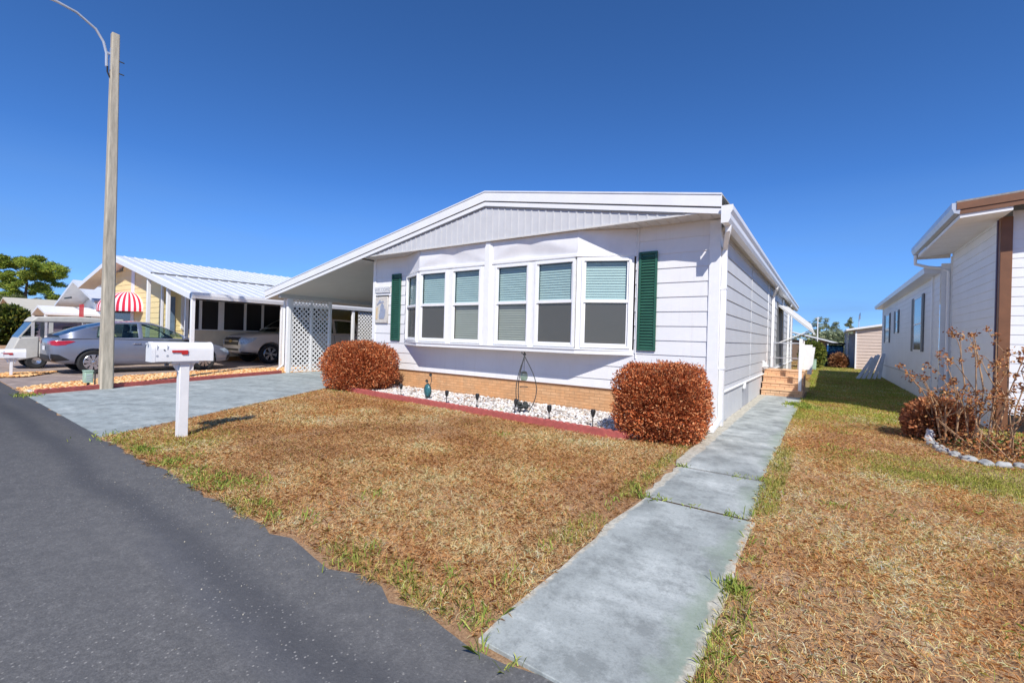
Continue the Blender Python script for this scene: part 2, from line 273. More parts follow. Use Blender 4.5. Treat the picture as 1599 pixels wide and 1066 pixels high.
# ------------------------------------------------------------------ builders
OFF = {}
def setp(o, label=None, cat=None, group=None, kind=None):
    if label: o["label"] = label
    if cat: o["category"] = cat
    if group: o["group"] = group
    if kind: o["kind"] = kind
    return o
def T(name, label, cat, loc=(0, 0, 0), group=None, rz=0):
    o = bpy.data.objects.new(name, None); o.empty_display_size = .2; COL.objects.link(o)
    o.location = loc; o.rotation_euler = (0, 0, rz); OFF[o.name] = Vector(loc)
    return setp(o, label, cat, group)
class MB:
    def __init__(s): s.v = []; s.f = []; s.ch = []
    def add(s, vs, fs):
        n = len(s.v); s.ch.append((n, len(s.f))); s.v += [tuple(q) for q in vs]; s.f += [tuple(i + n for i in f) for f in fs]; return s
    def box(s, x0, x1, y0, y1, z0, z1):
        return s.add([(x0, y0, z0), (x1, y0, z0), (x1, y1, z0), (x0, y1, z0), (x0, y0, z1), (x1, y0, z1), (x1, y1, z1), (x0, y1, z1)],
                     [(0, 3, 2, 1), (4, 5, 6, 7), (0, 1, 5, 4), (1, 2, 6, 5), (2, 3, 7, 6), (3, 0, 4, 7)])
    def obox(s, o, ax, ay, az, a, b, c):
        """oriented box: ranges a,b,c along unit axes from o"""
        o = Vector(o); vs = [o + ax * i + ay * j + az * k for k in c for (i, j) in ((a[0], b[0]), (a[1], b[0]), (a[1], b[1]), (a[0], b[1]))]
        return s.add(vs, [(0, 3, 2, 1), (4, 5, 6, 7), (0, 1, 5, 4), (1, 2, 6, 5), (2, 3, 7, 6), (3, 0, 4, 7)])
    def prism(s, poly, d):
        """closed polygon of 3D points extruded by vector d"""
        d = Vector(d); n = len(poly); vs = [Vector(p) for p in poly] + [Vector(p) + d for p in poly]
        return s.add(vs, [tuple(range(n - 1, -1, -1)), tuple(range(n, 2 * n))] + [(i, (i + 1) % n, n + (i + 1) % n, n + i) for i in range(n)])
    def sheet(s, poly): return s.add(poly, [tuple(range(len(poly)))])
    def tube(s, pts, r, n=8, cap=True):
        pts = [Vector(p) for p in pts]; rs = r if isinstance(r, (list, tuple)) else [r] * len(pts); rings = []; prev = None
        for i, p in enumerate(pts):
            t = (pts[min(i + 1, len(pts) - 1)] - pts[max(i - 1, 0)]).normalized()
            u = (t.orthogonal() if prev is None else prev - t * prev.dot(t)).normalized(); prev = u; w = t.cross(u)
            rings.append([p + (u * math.cos(a) + w * math.sin(a)) * rs[i] for a in [2 * PI * k / n for k in range(n)]])
        vs = [q for R in rings for q in R]; fs = []
        for i in range(len(pts) - 1):
            for k in range(n): fs.append((i * n + k, i * n + (k + 1) % n, (i + 1) * n + (k + 1) % n, (i + 1) * n + k))
        if cap: fs += [tuple(range(n - 1, -1, -1)), tuple(range((len(pts) - 1) * n, len(pts) * n))]
        return s.add(vs, fs)
    def lathe(s, prof, c=(0, 0, 0), ax='z', n=24):
        c = Vector(c); vs = []; fs = []; m = len(prof)
        for k in range(n):
            a = 2 * PI * k / n
            for r, h in prof:
                q = (r * math.cos(a), r * math.sin(a), h) if ax == 'z' else (h, r * math.cos(a), r * math.sin(a))
                vs.append(c + Vector(q))
        for k in range(n):
            for j in range(m - 1): fs.append((k * m + j, ((k + 1) % n) * m + j, ((k + 1) % n) * m + j + 1, k * m + j + 1))
        return s.add(vs, fs)
    def ball(s, c, r, sx=1, sy=1, sz=1, n=10, m=6):
        prof = [(r * math.sin(PI * j / m), -r * math.cos(PI * j / m)) for j in range(m + 1)]
        k = len(s.v); s.lathe(prof, (0, 0, 0), 'z', n)
        for i in range(k, len(s.v)): q = s.v[i]; s.v[i] = (c[0] + q[0] * sx, c[1] + q[1] * sy, c[2] + q[2] * sz)
        return s
    def each(s, name, mat, parent=None, **kw):
        """every piece added becomes a mesh object of its own"""
        out = []; ch = s.ch + [(len(s.v), len(s.f))]
        for (a, fa), (b, fb) in zip(ch, ch[1:]):
            m = MB(); m.v = s.v[a:b]; m.f = [tuple(i - a for i in f) for f in s.f[fa:fb]]; out.append(m.build(name, mat, parent, **kw))
        return out
    def build(s, name, mat, parent=None, bevel=0, smooth=35, local=False, seg=1, base=None):
        me = bpy.data.meshes.new(name)
        if parent is not None: off = Vector((0, 0, 0)) if local else OFF[parent.name]
        elif base is not None: off = Vector(base)
        else:
            a = np.array(s.v); off = Vector(((a[:, 0].min() + a[:, 0].max()) / 2, (a[:, 1].min() + a[:, 1].max()) / 2, a[:, 2].min()))
        me.from_pydata([(v[0] - off.x, v[1] - off.y, v[2] - off.z) for v in s.v], [], s.f); me.update()
        bm = bmesh.new(); bm.from_mesh(me); bmesh.ops.recalc_face_normals(bm, faces=bm.faces[:]); bm.to_mesh(me); bm.free()
        o = bpy.data.objects.new(name, me); COL.objects.link(o); me.materials.append(MT[mat] if isinstance(mat, str) else mat)
        if smooth:
            for p in me.polygons: p.use_smooth = True
            me.set_sharp_from_angle(angle=math.radians(smooth))
        if bevel:
            b = o.modifiers.new("bevel", 'BEVEL'); b.width = bevel; b.segments = seg; b.limit_method = 'ANGLE'
        if parent is not None: o.parent = parent; OFF[o.name] = Vector((0, 0, 0)) if local else off
        else: o.location = off; OFF[o.name] = off
        return o
def dup(root, loc, rz=None, label=None):
    def cp(o, par):
        c = o.copy(); COL.objects.link(c)
        if par is not None: c.parent = par
        for ch in list(o.children): cp(ch, c)
        return c
    c = cp(root, None); c.location = loc
    if rz is not None: c.rotation_euler = (0, 0, rz)
    if label: c["label"] = label
    return c
def npmesh(name, V, F, mat, cols=None, parent=None, off=(0, 0, 0)):
    """V (n,3) float, F (m,k) int, cols (n,3)"""
    me = bpy.data.meshes.new(name); k = F.shape[1]
    me.vertices.add(len(V)); me.loops.add(F.size); me.polygons.add(len(F))
    me.vertices.foreach_set("co", (V - np.array(off)).astype(np.float32).ravel()); me.loops.foreach_set("vertex_index", F.astype(np.int32).ravel())
    me.polygons.foreach_set("loop_start", np.arange(0, F.size, k, dtype=np.int32)); me.polygons.foreach_set("loop_total", np.full(len(F), k, dtype=np.int32))
    me.update(calc_edges=True)
    if cols is not None:
        a = me.color_attributes.new("col", 'FLOAT_COLOR', 'POINT'); a.data.foreach_set("color", np.hstack([cols, np.ones((len(cols), 1))]).astype(np.float32).ravel())
    o = bpy.data.objects.new(name, me); COL.objects.link(o); me.materials.append(MT[mat])
    if parent is not None: o.parent = parent
    else: o.location = off
    return o
def leaf_arrays(P, L, Wd, cols, flat=0.0, dirs=None):
    """one rhombic leaf quad per point"""
    n = len(P); d = RNG.normal(size=(n, 3)) if dirs is None else dirs + RNG.normal(size=(n, 3)) * .5
    d[:, 2] *= (1 - flat); d /= np.linalg.norm(d, axis=1)[:, None] + 1e-9
    e = np.cross(d, RNG.normal(size=(n, 3))); e /= np.linalg.norm(e, axis=1)[:, None] + 1e-9
    L = np.broadcast_to(L, (n,))[:, None]; Wd = np.broadcast_to(Wd, (n,))[:, None]
    V = np.stack([P, P + d * L * .5 + e * Wd * .5, P + d * L, P + d * L * .5 - e * Wd * .5], 1).reshape(-1, 3)
    return V, np.arange(4 * n).reshape(n, 4), np.repeat(cols, 4, axis=0)
def pick(pal, n, jit=.12):
    pal = np.array(pal); c = pal[RNG.integers(0, len(pal), n)] * (1 + RNG.normal(size=(n, 1)) * jit); return np.clip(c, 0.003, 1)
_lat = RNG.random((256, 256))
def vnoise(x, y, s):
    x = np.asarray(x) * s + 500; y = np.asarray(y) * s + 500; i = np.floor(x).astype(int); j = np.floor(y).astype(int); u = x - i; w = y - j
    u = u * u * (3 - 2 * u); w = w * w * (3 - 2 * w); g = lambda a, b: _lat[a % 256, b % 256]
    return (g(i, j) * (1 - u) + g(i + 1, j) * u) * (1 - w) + (g(i, j + 1) * (1 - u) + g(i + 1, j + 1) * u) * w
def inpoly(x, y, poly):
    r = np.zeros(len(x), bool); n = len(poly)
    for k in range(n):
        (x0, y0), (x1, y1) = poly[k], poly[(k + 1) % n]
        c = ((y0 > y) != (y1 > y)) & (x < (x1 - x0) * (y - y0) / (y1 - y0 + 1e-12) + x0); r ^= c
    return r
Z = Vector((0, 0, 1)); XA = Vector((1, 0, 0)); YA = Vector((0, 1, 0))
# ------------------------------------------------------------------ the setting
def edge_jit(a, b, n, amp, seed):
    r = random.Random(seed); out = []
    for i in range(n + 1):
        t = i / n; x = a[0] + (b[0] - a[0]) * t; y = a[1] + (b[1] - a[1]) * t
        out.append((x, y + (r.uniform(-amp, amp) if 0 < i < n else 0)))
    return out
def flat(poly, z): return [(x, y, z) for x, y in poly]
setp(MB().sheet([(-500, -200, 0), (300, -200, 0), (300, 600, 0), (-500, 600, 0)]).build("ground", 'soil', smooth=0), kind="structure")
re_ = edge_jit((-12, -5.84), (3.2, -5.88), 90, .045, 3)
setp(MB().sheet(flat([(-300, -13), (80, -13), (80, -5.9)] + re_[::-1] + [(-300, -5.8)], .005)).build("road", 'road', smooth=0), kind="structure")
DRV = [(-5.5, -5.86), (-8.05, -1.42), (-8.27, -.02), (-8.27, 19), (-12.25, 19), (-12.22, -.3), (-10.42, -5.84)]
setp(MB().prism(flat(DRV, -.05), (0, 0, .062)).build("driveway", 'drive', smooth=0), kind="structure")
PAD = [(-11.75, -5.82), (-12.6, -4.75), (-13.4, -3.7), (-14.0, -2.1), (-14.15, 1.0), (-14.2, 12), (-18.3, 12), (-18.3, -1.6), (-23, -1.6), (-23, -5.8)]
setp(MB().prism(flat(PAD, -.05), (0, 0, .060)).build("parking_pad", 'pad', smooth=0), kind="structure")
# walkway: separate slabs with open joints, uneven edges
mb = MB(); wy = [-5.88, -3.67, -2.54, -.88, .72, 2.3, 3.9, 5.52]; rw = random.Random(5)
for k in range(len(wy) - 1):
    gq = (.026, .030, .016, .006, .006, .006, .006, .006); y0, y1 = wy[k] + gq[k], wy[k + 1] - gq[k + 1]; n = 9
    wl = (.14, .12, .06, .015, .012, .012, .012)[k]; wr = (.965, .925, .88, .90, .90, .92, .92)[k]; am = .016 if k < 3 else .006
    L_ = [(wl + rw.uniform(-am, am) * 1.3 + (.02 if i in (0, n) else 0), y0 + (y1 - y0) * i / n) for i in range(n + 1)]
    R_ = [(wr + rw.uniform(-am, am) * 1.3 - (.02 if i in (0, n) else 0), y0 + (y1 - y0) * i / n) for i in range(n + 1)]
    zt = .016 + (.003, -.003, .004, .008, .010, .010, .010)[k]
    mb.prism(flat(L_[::-1] + R_, -.05), (0, 0, .05 + zt))
setp(mb.build("walkway", 'walk', bevel=.003, smooth=0), kind="structure")
mb = MB()
for k in range(1, len(wy) - 1): mb.box(.10, .93, wy[k] - .04, wy[k] + .04, -.04, .007 if k < 3 else .016)
setp(mb.build("joint_soil", M("joint_dirt", srgb(84, 66, 50), .95, .35, 30), smooth=0), kind="structure")

def edging(name, pts, label, h=.10, w=.09, scal=.11, amp=.018):
    """scalloped garden edging strip along a polyline"""
    P = [Vector((*p, 0)) for p in pts]; mb = MB(); path = []
    for a, b in zip(P, P[1:]):
        n = max(2, int((b - a).length / .022))
        path += [a + (b - a) * (i / n) for i in range(n)]
    path.append(P[-1]); d = 0; rows = []
    for i, q in enumerate(path):
        t = (path[min(i + 1, len(path) - 1)] - path[max(i - 1, 0)]).normalized(); nrm = Vector((-t.y, t.x, 0))
        if i: d += (q - path[i - 1]).length
        hh = h + amp * abs(math.sin(PI * d / scal)) + .004 * noise.noise(q * 6)
        rows.append([q + nrm * w / 2 + Z * -.03, q + nrm * w / 2 + Z * hh * .96, q + nrm * w * .2 + Z * hh, q - nrm * w * .2 + Z * hh, q - nrm * w / 2 + Z * hh * .96, q - nrm * w / 2 + Z * -.03])
    vs = [p for r in rows for p in r]; m = 6
    fs = [(i * m + k, i * m + k + 1, (i + 1) * m + k + 1, (i + 1) * m + k) for i in range(len(rows) - 1) for k in range(m - 1)]
    mb.add(vs, fs + [tuple(range(m)), tuple(range(len(vs) - m, len(vs)))])
    return setp(mb.build(name, 'redcurb', smooth=50), label, "edging")
edging("garden_edging", [(-7.4, -1.36), (-6.9, -1.45), (-4, -1.60), (-.72, -1.76)], "red scalloped concrete edging in front of the white pebble bed under the bay window")
edging("garden_edging", [(-10.47, -5.72), (-11.3, -3.1), (-12.17, -.36)], "red scalloped edging along the far side of the grey driveway, beside orange gravel", .09, .08)

# ------------------------------------------------------------------ the main house
def roofz(x): return 4.16 - (.187 * (-4.24 - x) if x < -4.24 else .174 * (x + 4.24))
def siding(mb, o, ax, n, length, z0, z1, pitch=.2353, phase=2.494, lip=.015, gap=.014):
    o = Vector(o); ax = Vector(ax); n = Vector(n)
    k0 = math.floor((z0 - phase) / pitch)
    zb = phase + k0 * pitch
    while zb < z1 - 1e-4:
        a, b = max(zb, z0), min(zb + pitch, z1)
        if b - a > .012:
            pr = [(0, a), (lip, a), (.003, b - gap), (0, b - gap), (0, b)] if b < z1 - 1e-4 else [(0, a), (lip, a), (.003, b)]
            vs = [o + n * q + Z * z + ax * s for s in (0, length) for q, z in pr]; m = len(pr)
            mb.add(vs, [(i, i + 1, m + i + 1, m + i) for i in range(m - 1)])
        zb += pitch
    return mb
H = T("manufactured_home", "white manufactured home with bay window, green shutters, tan brick base and attached carport", "house", (-4.2, 0, 0))
mb = MB()
siding(mb, (-8.27, 0, 0), XA, -YA, 1.22, .45, 3.21); siding(mb, (-1.30, 0, 0), XA, -YA, 1.30, .45, 3.21)
siding(mb, (-7.05, 0, 0), XA, -YA, 5.75, .45, 1.06); siding(mb, (-7.05, 0, 0), XA, -YA, 5.75, 2.72, 3.21, phase=2.494 + .2353)
mb.build("wall", 'white', H, smooth=0)
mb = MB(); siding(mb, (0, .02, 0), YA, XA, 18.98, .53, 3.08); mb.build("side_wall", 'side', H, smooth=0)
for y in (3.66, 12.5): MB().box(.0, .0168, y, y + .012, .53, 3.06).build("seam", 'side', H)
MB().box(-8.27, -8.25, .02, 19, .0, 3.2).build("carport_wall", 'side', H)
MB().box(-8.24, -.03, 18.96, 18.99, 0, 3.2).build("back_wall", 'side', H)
# dark room behind the windows
mb = MB(); x0, x1, y0, y1, z0, z1 = -8.2, -.06, .03, 2.6, .5, 3.0
mb.add([(x0, y0, z0), (x1, y0, z0), (x1, y1, z0), (x0, y1, z0), (x0, y0, z1), (x1, y0, z1), (x1, y1, z1), (x0, y1, z1)], [(0, 1, 2, 3), (4, 5, 6, 7), (2, 3, 7, 6), (1, 2, 6, 5), (0, 3, 7, 4)])
mb.build("room", 'room', H, smooth=0)
MB().box(-8.28, -8.17, -.03, .02, .44, 3.2).box(-.14, .022, -.03, .02, .0, 3.18).box(.0, .022, .02, .10, .0, 3.05).each("corner_trim", 'trim', H, bevel=.004)
MB().box(0, .02, 7.1, 7.25, .5, 3.05).each("corner_trim", 'trim', H, bevel=.004)
MB().box(-8.30, -.10, -.004, .02, .02, .425).build("brick_skirt", 'brick', H)
MB().box(-8.30, -.14, -.022, .02, .425, .448).build("brick_ledge", 'brown', H, bevel=.004)
# side skirting: vertical vinyl panels
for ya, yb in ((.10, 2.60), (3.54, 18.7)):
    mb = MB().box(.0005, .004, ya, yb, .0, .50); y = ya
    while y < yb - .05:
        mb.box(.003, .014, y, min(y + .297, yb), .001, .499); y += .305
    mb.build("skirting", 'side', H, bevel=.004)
MB().box(.0, .05, .10, 18.95, .50, .53).build("skirting_ledge", 'trim', H, bevel=.006)
MB().box(.003, .012, 2.62, 3.52, .02, .47).build("access_panel", M("access_grey", (.42, .43, .46), .6, .1, 4), H)
MB().box(.016, .07, 2.58, 2.70, .40, .52).build("vent_hood", 'trim', H, bevel=.01)
MB().prism([(.015, 6.0, .86), (.015, 6.2, .86), (.015, 6.2, .70), (.015, 6.0, .70)], (.03, 0, 0)).prism([(.045, 6.0, .86), (.045, 6.0, .72), (.15, 6.0, .72)], (0, .2, 0)).build("dryer_vent", 'trim', H)
# gable: ribbed panel, fascia bands
def under(d): return [(-13.0, roofz(-13.0) - d), (-4.24, 4.16 - d), (.10, roofz(.10) - d)]
def band(mb, d0, d1, y0, y1, xl=-13.0, xr=.10):
    up_ = [(xl, roofz(xl) - d0), (-4.24, 4.16 - d0), (xr, roofz(xr) - d0)]; lo_ = [(xl, roofz(xl) - d1), (-4.24, 4.16 - d1), (xr, roofz(xr) - d1)]
    for i in range(2):
        mb.prism([(up_[i][0], y0, up_[i][1]), (up_[i + 1][0], y0, up_[i + 1][1]), (lo_[i + 1][0], y0, lo_[i + 1][1]), (lo_[i][0], y0, lo_[i][1])], (0, y1 - y0, 0))
    return mb
mb = MB(); x = -8.12; PITCH = .155
mb.prism([(-8.14, -.452, 3.205), (-.17, -.452, 3.205), (-.17, -.452, roofz(-.17) - .2), (-4.24, -.452, 3.95), (-8.14, -.452, roofz(-8.14) - .2)], (0, .014, 0))
while x < -.3:
    a, b = x, x + .030; zt = lambda q: max(3.215, roofz(q) - .2)
    mb.prism([(a, -.452, 3.207), (b, -.452, 3.207), (b, -.452, zt(b)), (a, -.452, zt(a))], (0, -.010, 0)); x += PITCH
mb.build("gable_panel", 'gable', H, smooth=0)
MB().box(-8.2, -.12, -.470, -.448, 3.185, 3.212).build("gable_trim", 'soffit', H)
band(MB(), .0, .165, -.50, -.472).build("fascia", 'fascia', H, smooth=0)
band(MB(), .19, .265, -.488, -.468).build("fascia", 'fascia', H, smooth=0)
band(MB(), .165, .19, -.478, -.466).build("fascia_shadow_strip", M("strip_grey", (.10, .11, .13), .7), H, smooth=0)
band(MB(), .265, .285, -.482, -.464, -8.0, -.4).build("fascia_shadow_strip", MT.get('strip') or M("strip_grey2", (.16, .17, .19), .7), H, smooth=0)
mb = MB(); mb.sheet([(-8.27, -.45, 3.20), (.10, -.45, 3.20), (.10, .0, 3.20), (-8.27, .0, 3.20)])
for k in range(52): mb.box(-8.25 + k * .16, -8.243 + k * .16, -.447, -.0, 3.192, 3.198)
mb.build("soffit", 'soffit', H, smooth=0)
mb = MB(); mb.sheet([(.0, .0, 3.06), (.20, 0, 3.06), (.20, 19.2, 3.06), (.0, 19.2, 3.06)]); mb.build("soffit", 'soffit', H, smooth=0)
# roof skins (standing-seam metal) and edges
mb = MB()
mb.prism([(-13.02, -.51, roofz(-13.02) + .004), (-4.24, -.51, 4.164), (-4.24, -.51, 4.19), (-13.02, -.51, roofz(-13.02) + .03)], (0, 19.8, 0))
mb.prism([(-4.24, -.51, 4.164), (.10, -.51, roofz(.10) + .004), (.10, -.51, roofz(.10) + .03), (-4.24, -.51, 4.19)], (0, 19.8, 0))
mb.build("roof", 'roof', H, smooth=0)
# drip edge steps down beyond the fascia to the gutter
MB().prism([(.09, -.46, roofz(.1) + .02), (.10, -.46, roofz(.1) + .025), (.20, -.46, 3.275), (.20, -.46, 3.255)], (0, 19.6, 0)).build("drip_edge", 'shingle', H, smooth=0)
gp = [(.11, 3.0), (.20, 3.0), (.225, 3.05), (.225, 3.12), (.255, 3.17), (.255, 3.235), (.245, 3.235), (.215, 3.17), (.12, 3.17), (.11, 3.17)]
MB().prism([(x, -.53, z) for x, z in gp], (0, 19.6, 0)).build("gutter", 'fascia', H, smooth=20)
MB().prism([(.105, -.545, 2.995), (.20, -.545, 2.995), (.228, -.545, 3.05), (.228, -.545, 3.12), (.258, -.545, 3.17), (.258, -.545, 3.24), (.105, -.545, 3.24)], (0, .018, 0)).build("gutter_cap", 'fascia', H, smooth=20)
def downspout(y, ytop, parent=H):
    mb = MB(); w = .042
    mb.box(.024, .10, y - w, y + w, .03, 2.62)
    e = [Vector((.062, y, 2.62)), Vector((.062, y, 2.74)), Vector((.16, ytop, 2.93)), Vector((.17, ytop, 3.02))]
    for a, b in zip(e, e[1:]):
        t = (b - a).normalized(); s = t.cross(YA if abs(t.y) < .7 else XA).normalized(); q = t.cross(s)
        mb.obox(a - t * .02, t, s, q, (0, (b - a).length + .04), (-.036, .036), (-.036, .036))
    d = mb.build("downspout", 'trim', parent, bevel=.008)
    MB().box(.02, .106, y - w - .006, y + w + .006, 2.12, 2.15).box(.02, .106, y - w - .006, y + w + .006, .9, .93).each("strap", 'trim', d)
    return d
d = downspout(.07, -.30)
mb = MB(); mb.prism([(.026, .03, .10), (.098, .03, .10), (.098, -.62, .03), (.026, -.62, .03)], (0, 0, .06)); mb.build("elbow", 'trim', d, bevel=.01)
downspout(8.0, 7.7); downspout(14.8, 14.5)
# door strips and windows further along the side wall
MB().box(.016, .03, 10.0, 11.9, .66, 2.75).build("screen_door", M("screen_grey", (.16, .17, .18), .6, .1, 5), H)
MB().box(.016, .026, 15.0, 16.6, 1.2, 2.6).build("side_window", M("window_dark", (.10, .12, .14), .2, .1, 3), H)
MB().box(.016, .06, 12.1, 12.4, .5, 3.0).box(.016, .06, 17.2, 17.6, .5, 3.0).each("side_trim", 'trim', H, bevel=.004)
aw = MB().prism([(.02, 10.2, 2.66), (1.06, 10.2, 1.74), (1.06, 10.2, 1.66), (1.03, 10.2, 1.66), (1.03, 10.2, 1.715), (.02, 10.2, 2.615)], (0, 1.9, 0)).build("door_awning", 'trim', H, smooth=0)
MB().prism([(.03, 10.19, 2.655), (1.055, 10.19, 1.745), (.97, 10.19, 2.0), (.32, 10.19, 2.58)], (0, .012, 0)).build("awning_wing", 'trim', aw, smooth=0)
MB().tube([(.03, 10.3, 1.35), (.95, 10.3, 1.80)], .018, 6).tube([(.03, 12.0, 1.35), (.95, 12.0, 1.80)], .018, 6).each("awning_strut", 'trim', aw)
# carport: ceiling, beam, posts, eave
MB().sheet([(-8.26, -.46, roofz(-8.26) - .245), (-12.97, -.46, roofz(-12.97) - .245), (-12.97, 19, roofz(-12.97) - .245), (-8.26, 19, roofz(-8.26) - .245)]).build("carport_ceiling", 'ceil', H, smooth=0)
MB().box(-12.31, -12.19, -.42, 19, 2.31, 2.45).build("carport_beam", 'ceil', H, bevel=.004)
MB().box(-13.06, -12.96, -.46, 19.1, roofz(-13) - .20, roofz(-13) - .01).build("carport_gutter", 'fascia', H, bevel=.01)
for y in (-.12, 6.0, 12.0, 18.0): MB().box(-12.305, -12.195, y - .055, y + .055, .0, 2.31).build("carport_post", 'trim', H, bevel=.006)
MB().tube([(-12.42, -.16, 2.30), (-12.42, -.16, .25), (-12.50, -.30, .10)], .035, 8).build("downspout", 'trim', H)
# bay window -----------------------------------------------------
A, B, Cc, D = Vector((-7.05, 0, 0)), Vector((-6.18, -.38, 0)), Vector((-2.22, -.38, 0)), Vector((-1.30, 0, 0))
def offs(pts, d):
    """offset open polyline outward"""
    out = []; ns = [(-(Z.cross(q - p))).normalized() for p, q in zip(pts, pts[1:])]
    for i, p in enumerate(pts):
        if i == 0: m = ns[0]; k = 1
        elif i == len(pts) - 1: m = ns[-1]; k = 1
        else: m = (ns[i - 1] + ns[i]).normalized(); k = 1 / m.dot(ns[i])
        q = p + m * d * k
        if i in (0, len(pts) - 1): q.y = min(q.y, -.0); q = Vector((q.x, -.001, 0))
        out.append(q)
    return out
PL = [A, B, Cc, D]
BAY = MB()
for d, z0, z1 in ((.035, 1.045, 1.115), (.055, 1.115, 1.14)): BAY.prism([Vector((p.x, p.y, z0)) for p in offs(PL, d)], (0, 0, z1 - z0))
BAY.prism([Vector((p.x, p.y, 2.735)) for p in offs(PL, .02)], (0, 0, .055))
bay = BAY.build("bay_window", 'trim', H, smooth=0, bevel=.004)
ZB, ZT, GZ0, GZ1, GM = 1.14, 2.735, 1.20, 2.655, 1.965
segs = [(A, B, [(.13, .83)], [0]), (B, Cc, [(.08, .83), (1.06, 1.78), (2.22, 2.94), (3.15, 3.89)], [0, 1, 1, 0]), (Cc, D, [(.13, .88)], [0])]
fr = MB()
for a, b, ws, low in segs:
    ax = (b - a).normalized(); n = -(Z.cross(ax)); L = (b - a).length; e = 0
    for s0, s1 in ws + [(L, L)]:
        if s0 - .03 - e > .01: fr.obox(a, ax, n, Z, (e + .001, s0 - .03), (-.05, 0), (ZB, ZT))
        e = s1 + .03
    for s0, s1 in ws:
        fr.obox(a, ax, n, Z, (s0 - .029, s1 + .029), (-.05, -.002), (ZB, GZ0 - .03)); fr.obox(a, ax, n, Z, (s0 - .029, s1 + .029), (-.05, -.002), (GZ1 + .03, ZT))
fr.build("wall_panel", 'trim', bay, smooth=0)
for a, b, ws, low in segs:
    ax = (b - a).normalized(); n = -(Z.cross(ax))
    for (s0, s1), lb in zip(ws, low):
        f = MB(); o_ = a; fo = .045
        for (u0, u1, v0, v1) in ((s0 - fo, s0, GZ0 - fo, GZ1 + fo), (s1, s1 + fo, GZ0 - fo, GZ1 + fo), (s0 + .001, s1 - .001, GZ1, GZ1 + fo), (s0 + .001, s1 - .001, GZ0 - fo, GZ0)):
            f.obox(o_, ax, n, Z, (u0, u1), (-.04, .028), (v0, v1))
        f.obox(o_, ax, n, Z, (s0 + .001, s1 - .001), (-.035, .012), (GM - .028, GM + .028))
        for (u0, u1, v0, v1, q) in ((s0 + .001, s0 + .03, GM + .029, GZ1 - .001, .004), (s1 - .03, s1 - .001, GM + .029, GZ1 - .001, .004), (s0 + .001, s0 + .03, GZ0 + .001, GM - .029, -.008), (s1 - .03, s1 - .001, GZ0 + .001, GM - .029, -.008), (s0 + .031, s1 - .031, GZ0 + .001, GZ0 + .035, -.008)):
            f.obox(o_, ax, n, Z, (u0, u1), (-.03, q), (v0, v1))
        w = f.build("window", 'trim', H, bevel=.003, smooth=0)
        for (v0, v1, q, mt) in ((GM + .02, GZ1, -.012, 'gteal'), (GZ0 + .01, GM - .02, -.022, 'gscreen' if lb else 'gdark')):
            pv = [o_ + ax * u + n * q + Z * v for u, v in ((s0 + .01, v0), (s1 - .01, v0), (s1 - .01, v1), (s0 + .01, v1))]
            MB().sheet(pv).build("pane", mt, w, smooth=0)
        bl = MB(); zb0 = GZ0 + .02 if lb else GM - .05; z_ = GZ1 - .01
        while z_ > zb0:
            p0 = o_ + ax * (s0 + .02) + n * -.075 + Z * z_; p1 = o_ + ax * (s1 - .02) + n * -.075 + Z * z_; dv = n * .015 + Z * -.0475
            bl.add([p0, p1, p1 + dv, p0 + dv], [(0, 1, 2, 3)]); z_ -= .046
        bl.build("blind", 'blind', w, smooth=0)
# mullion pilaster between the two pairs, running up over the bay roof
MB().box(-4.27, -4.09, -.41, -.378, 1.14, 3.185).box(-4.235, -4.125, -.432, -.41, 1.14, 3.185).each("mullion", 'trim', H, bevel=.004)
# sheet metal above the windows, lightly creased, running up to the soffit
mb = MB(); nu, nv = 48, 10
for a, b, fold in ((A, B, 0), (B, Cc, 1), (Cc, D, 0)):
    vs = []; n = -(Z.cross((b - a).normalized())); m_ = nu if fold else 6
    for j in range(nv + 1):
        t = j / nv
        for i in range(m_ + 1):
            s_ = i / m_; p = a.lerp(b, s_) + Z * (2.788 + .407 * t) + n * .004
            if fold:
                u = ((s_ * 2) % 1) * 2 - 1; p -= n * (.085 * max(0, (1 - t) * 1.05 - abs(u)) - .012 * math.sin(7 * s_ + 5 * t) * t)
            vs.append(p)
    mb.add(vs, [(j * (m_ + 1) + i, j * (m_ + 1) + i + 1, (j + 1) * (m_ + 1) + i + 1, (j + 1) * (m_ + 1) + i) for j in range(nv) for i in range(m_)])
mb.build("bay_head", M("bay_sheet", (.80, .79, .79), .45, .05, 3), bay, smooth=14)
MB().tube([(-1.262, -.020, 3.19), (-1.262, -.020, 1.0)], .011, 8).build("conduit", 'trim', H)
def shutter(x0, x1, z0, z1):
    f = MB(); b = .04; y = -.016
    f.box(x0, x0 + b, y - .034, y, z0, z1).box(x1 - b, x1, y - .034, y, z0, z1).box(x0 + b, x1 - b, y - .034, y, z1 - b, z1).box(x0 + b, x1 - b, y - .034, y, z0, z0 + b)
    f.box(x0 + b, x1 - b, y - .008, y - .002, z0 + b, z1 - b)
    z = z0 + b + .006
    while z < z1 - b - .03:
        f.prism([(x0 + b, y - .008, z + .036), (x0 + b, y - .030, z + .004), (x0 + b, y - .026, z), (x0 + b, y - .008, z + .004)], (x1 - x0 - 2 * b, 0, 0)); z += .048
    f.build("shutter", 'green', H, smooth=0, bevel=.003)
shutter(-7.53, -7.20, 1.14, 2.79); shutter(-1.235, -.93, 1.14, 2.785)
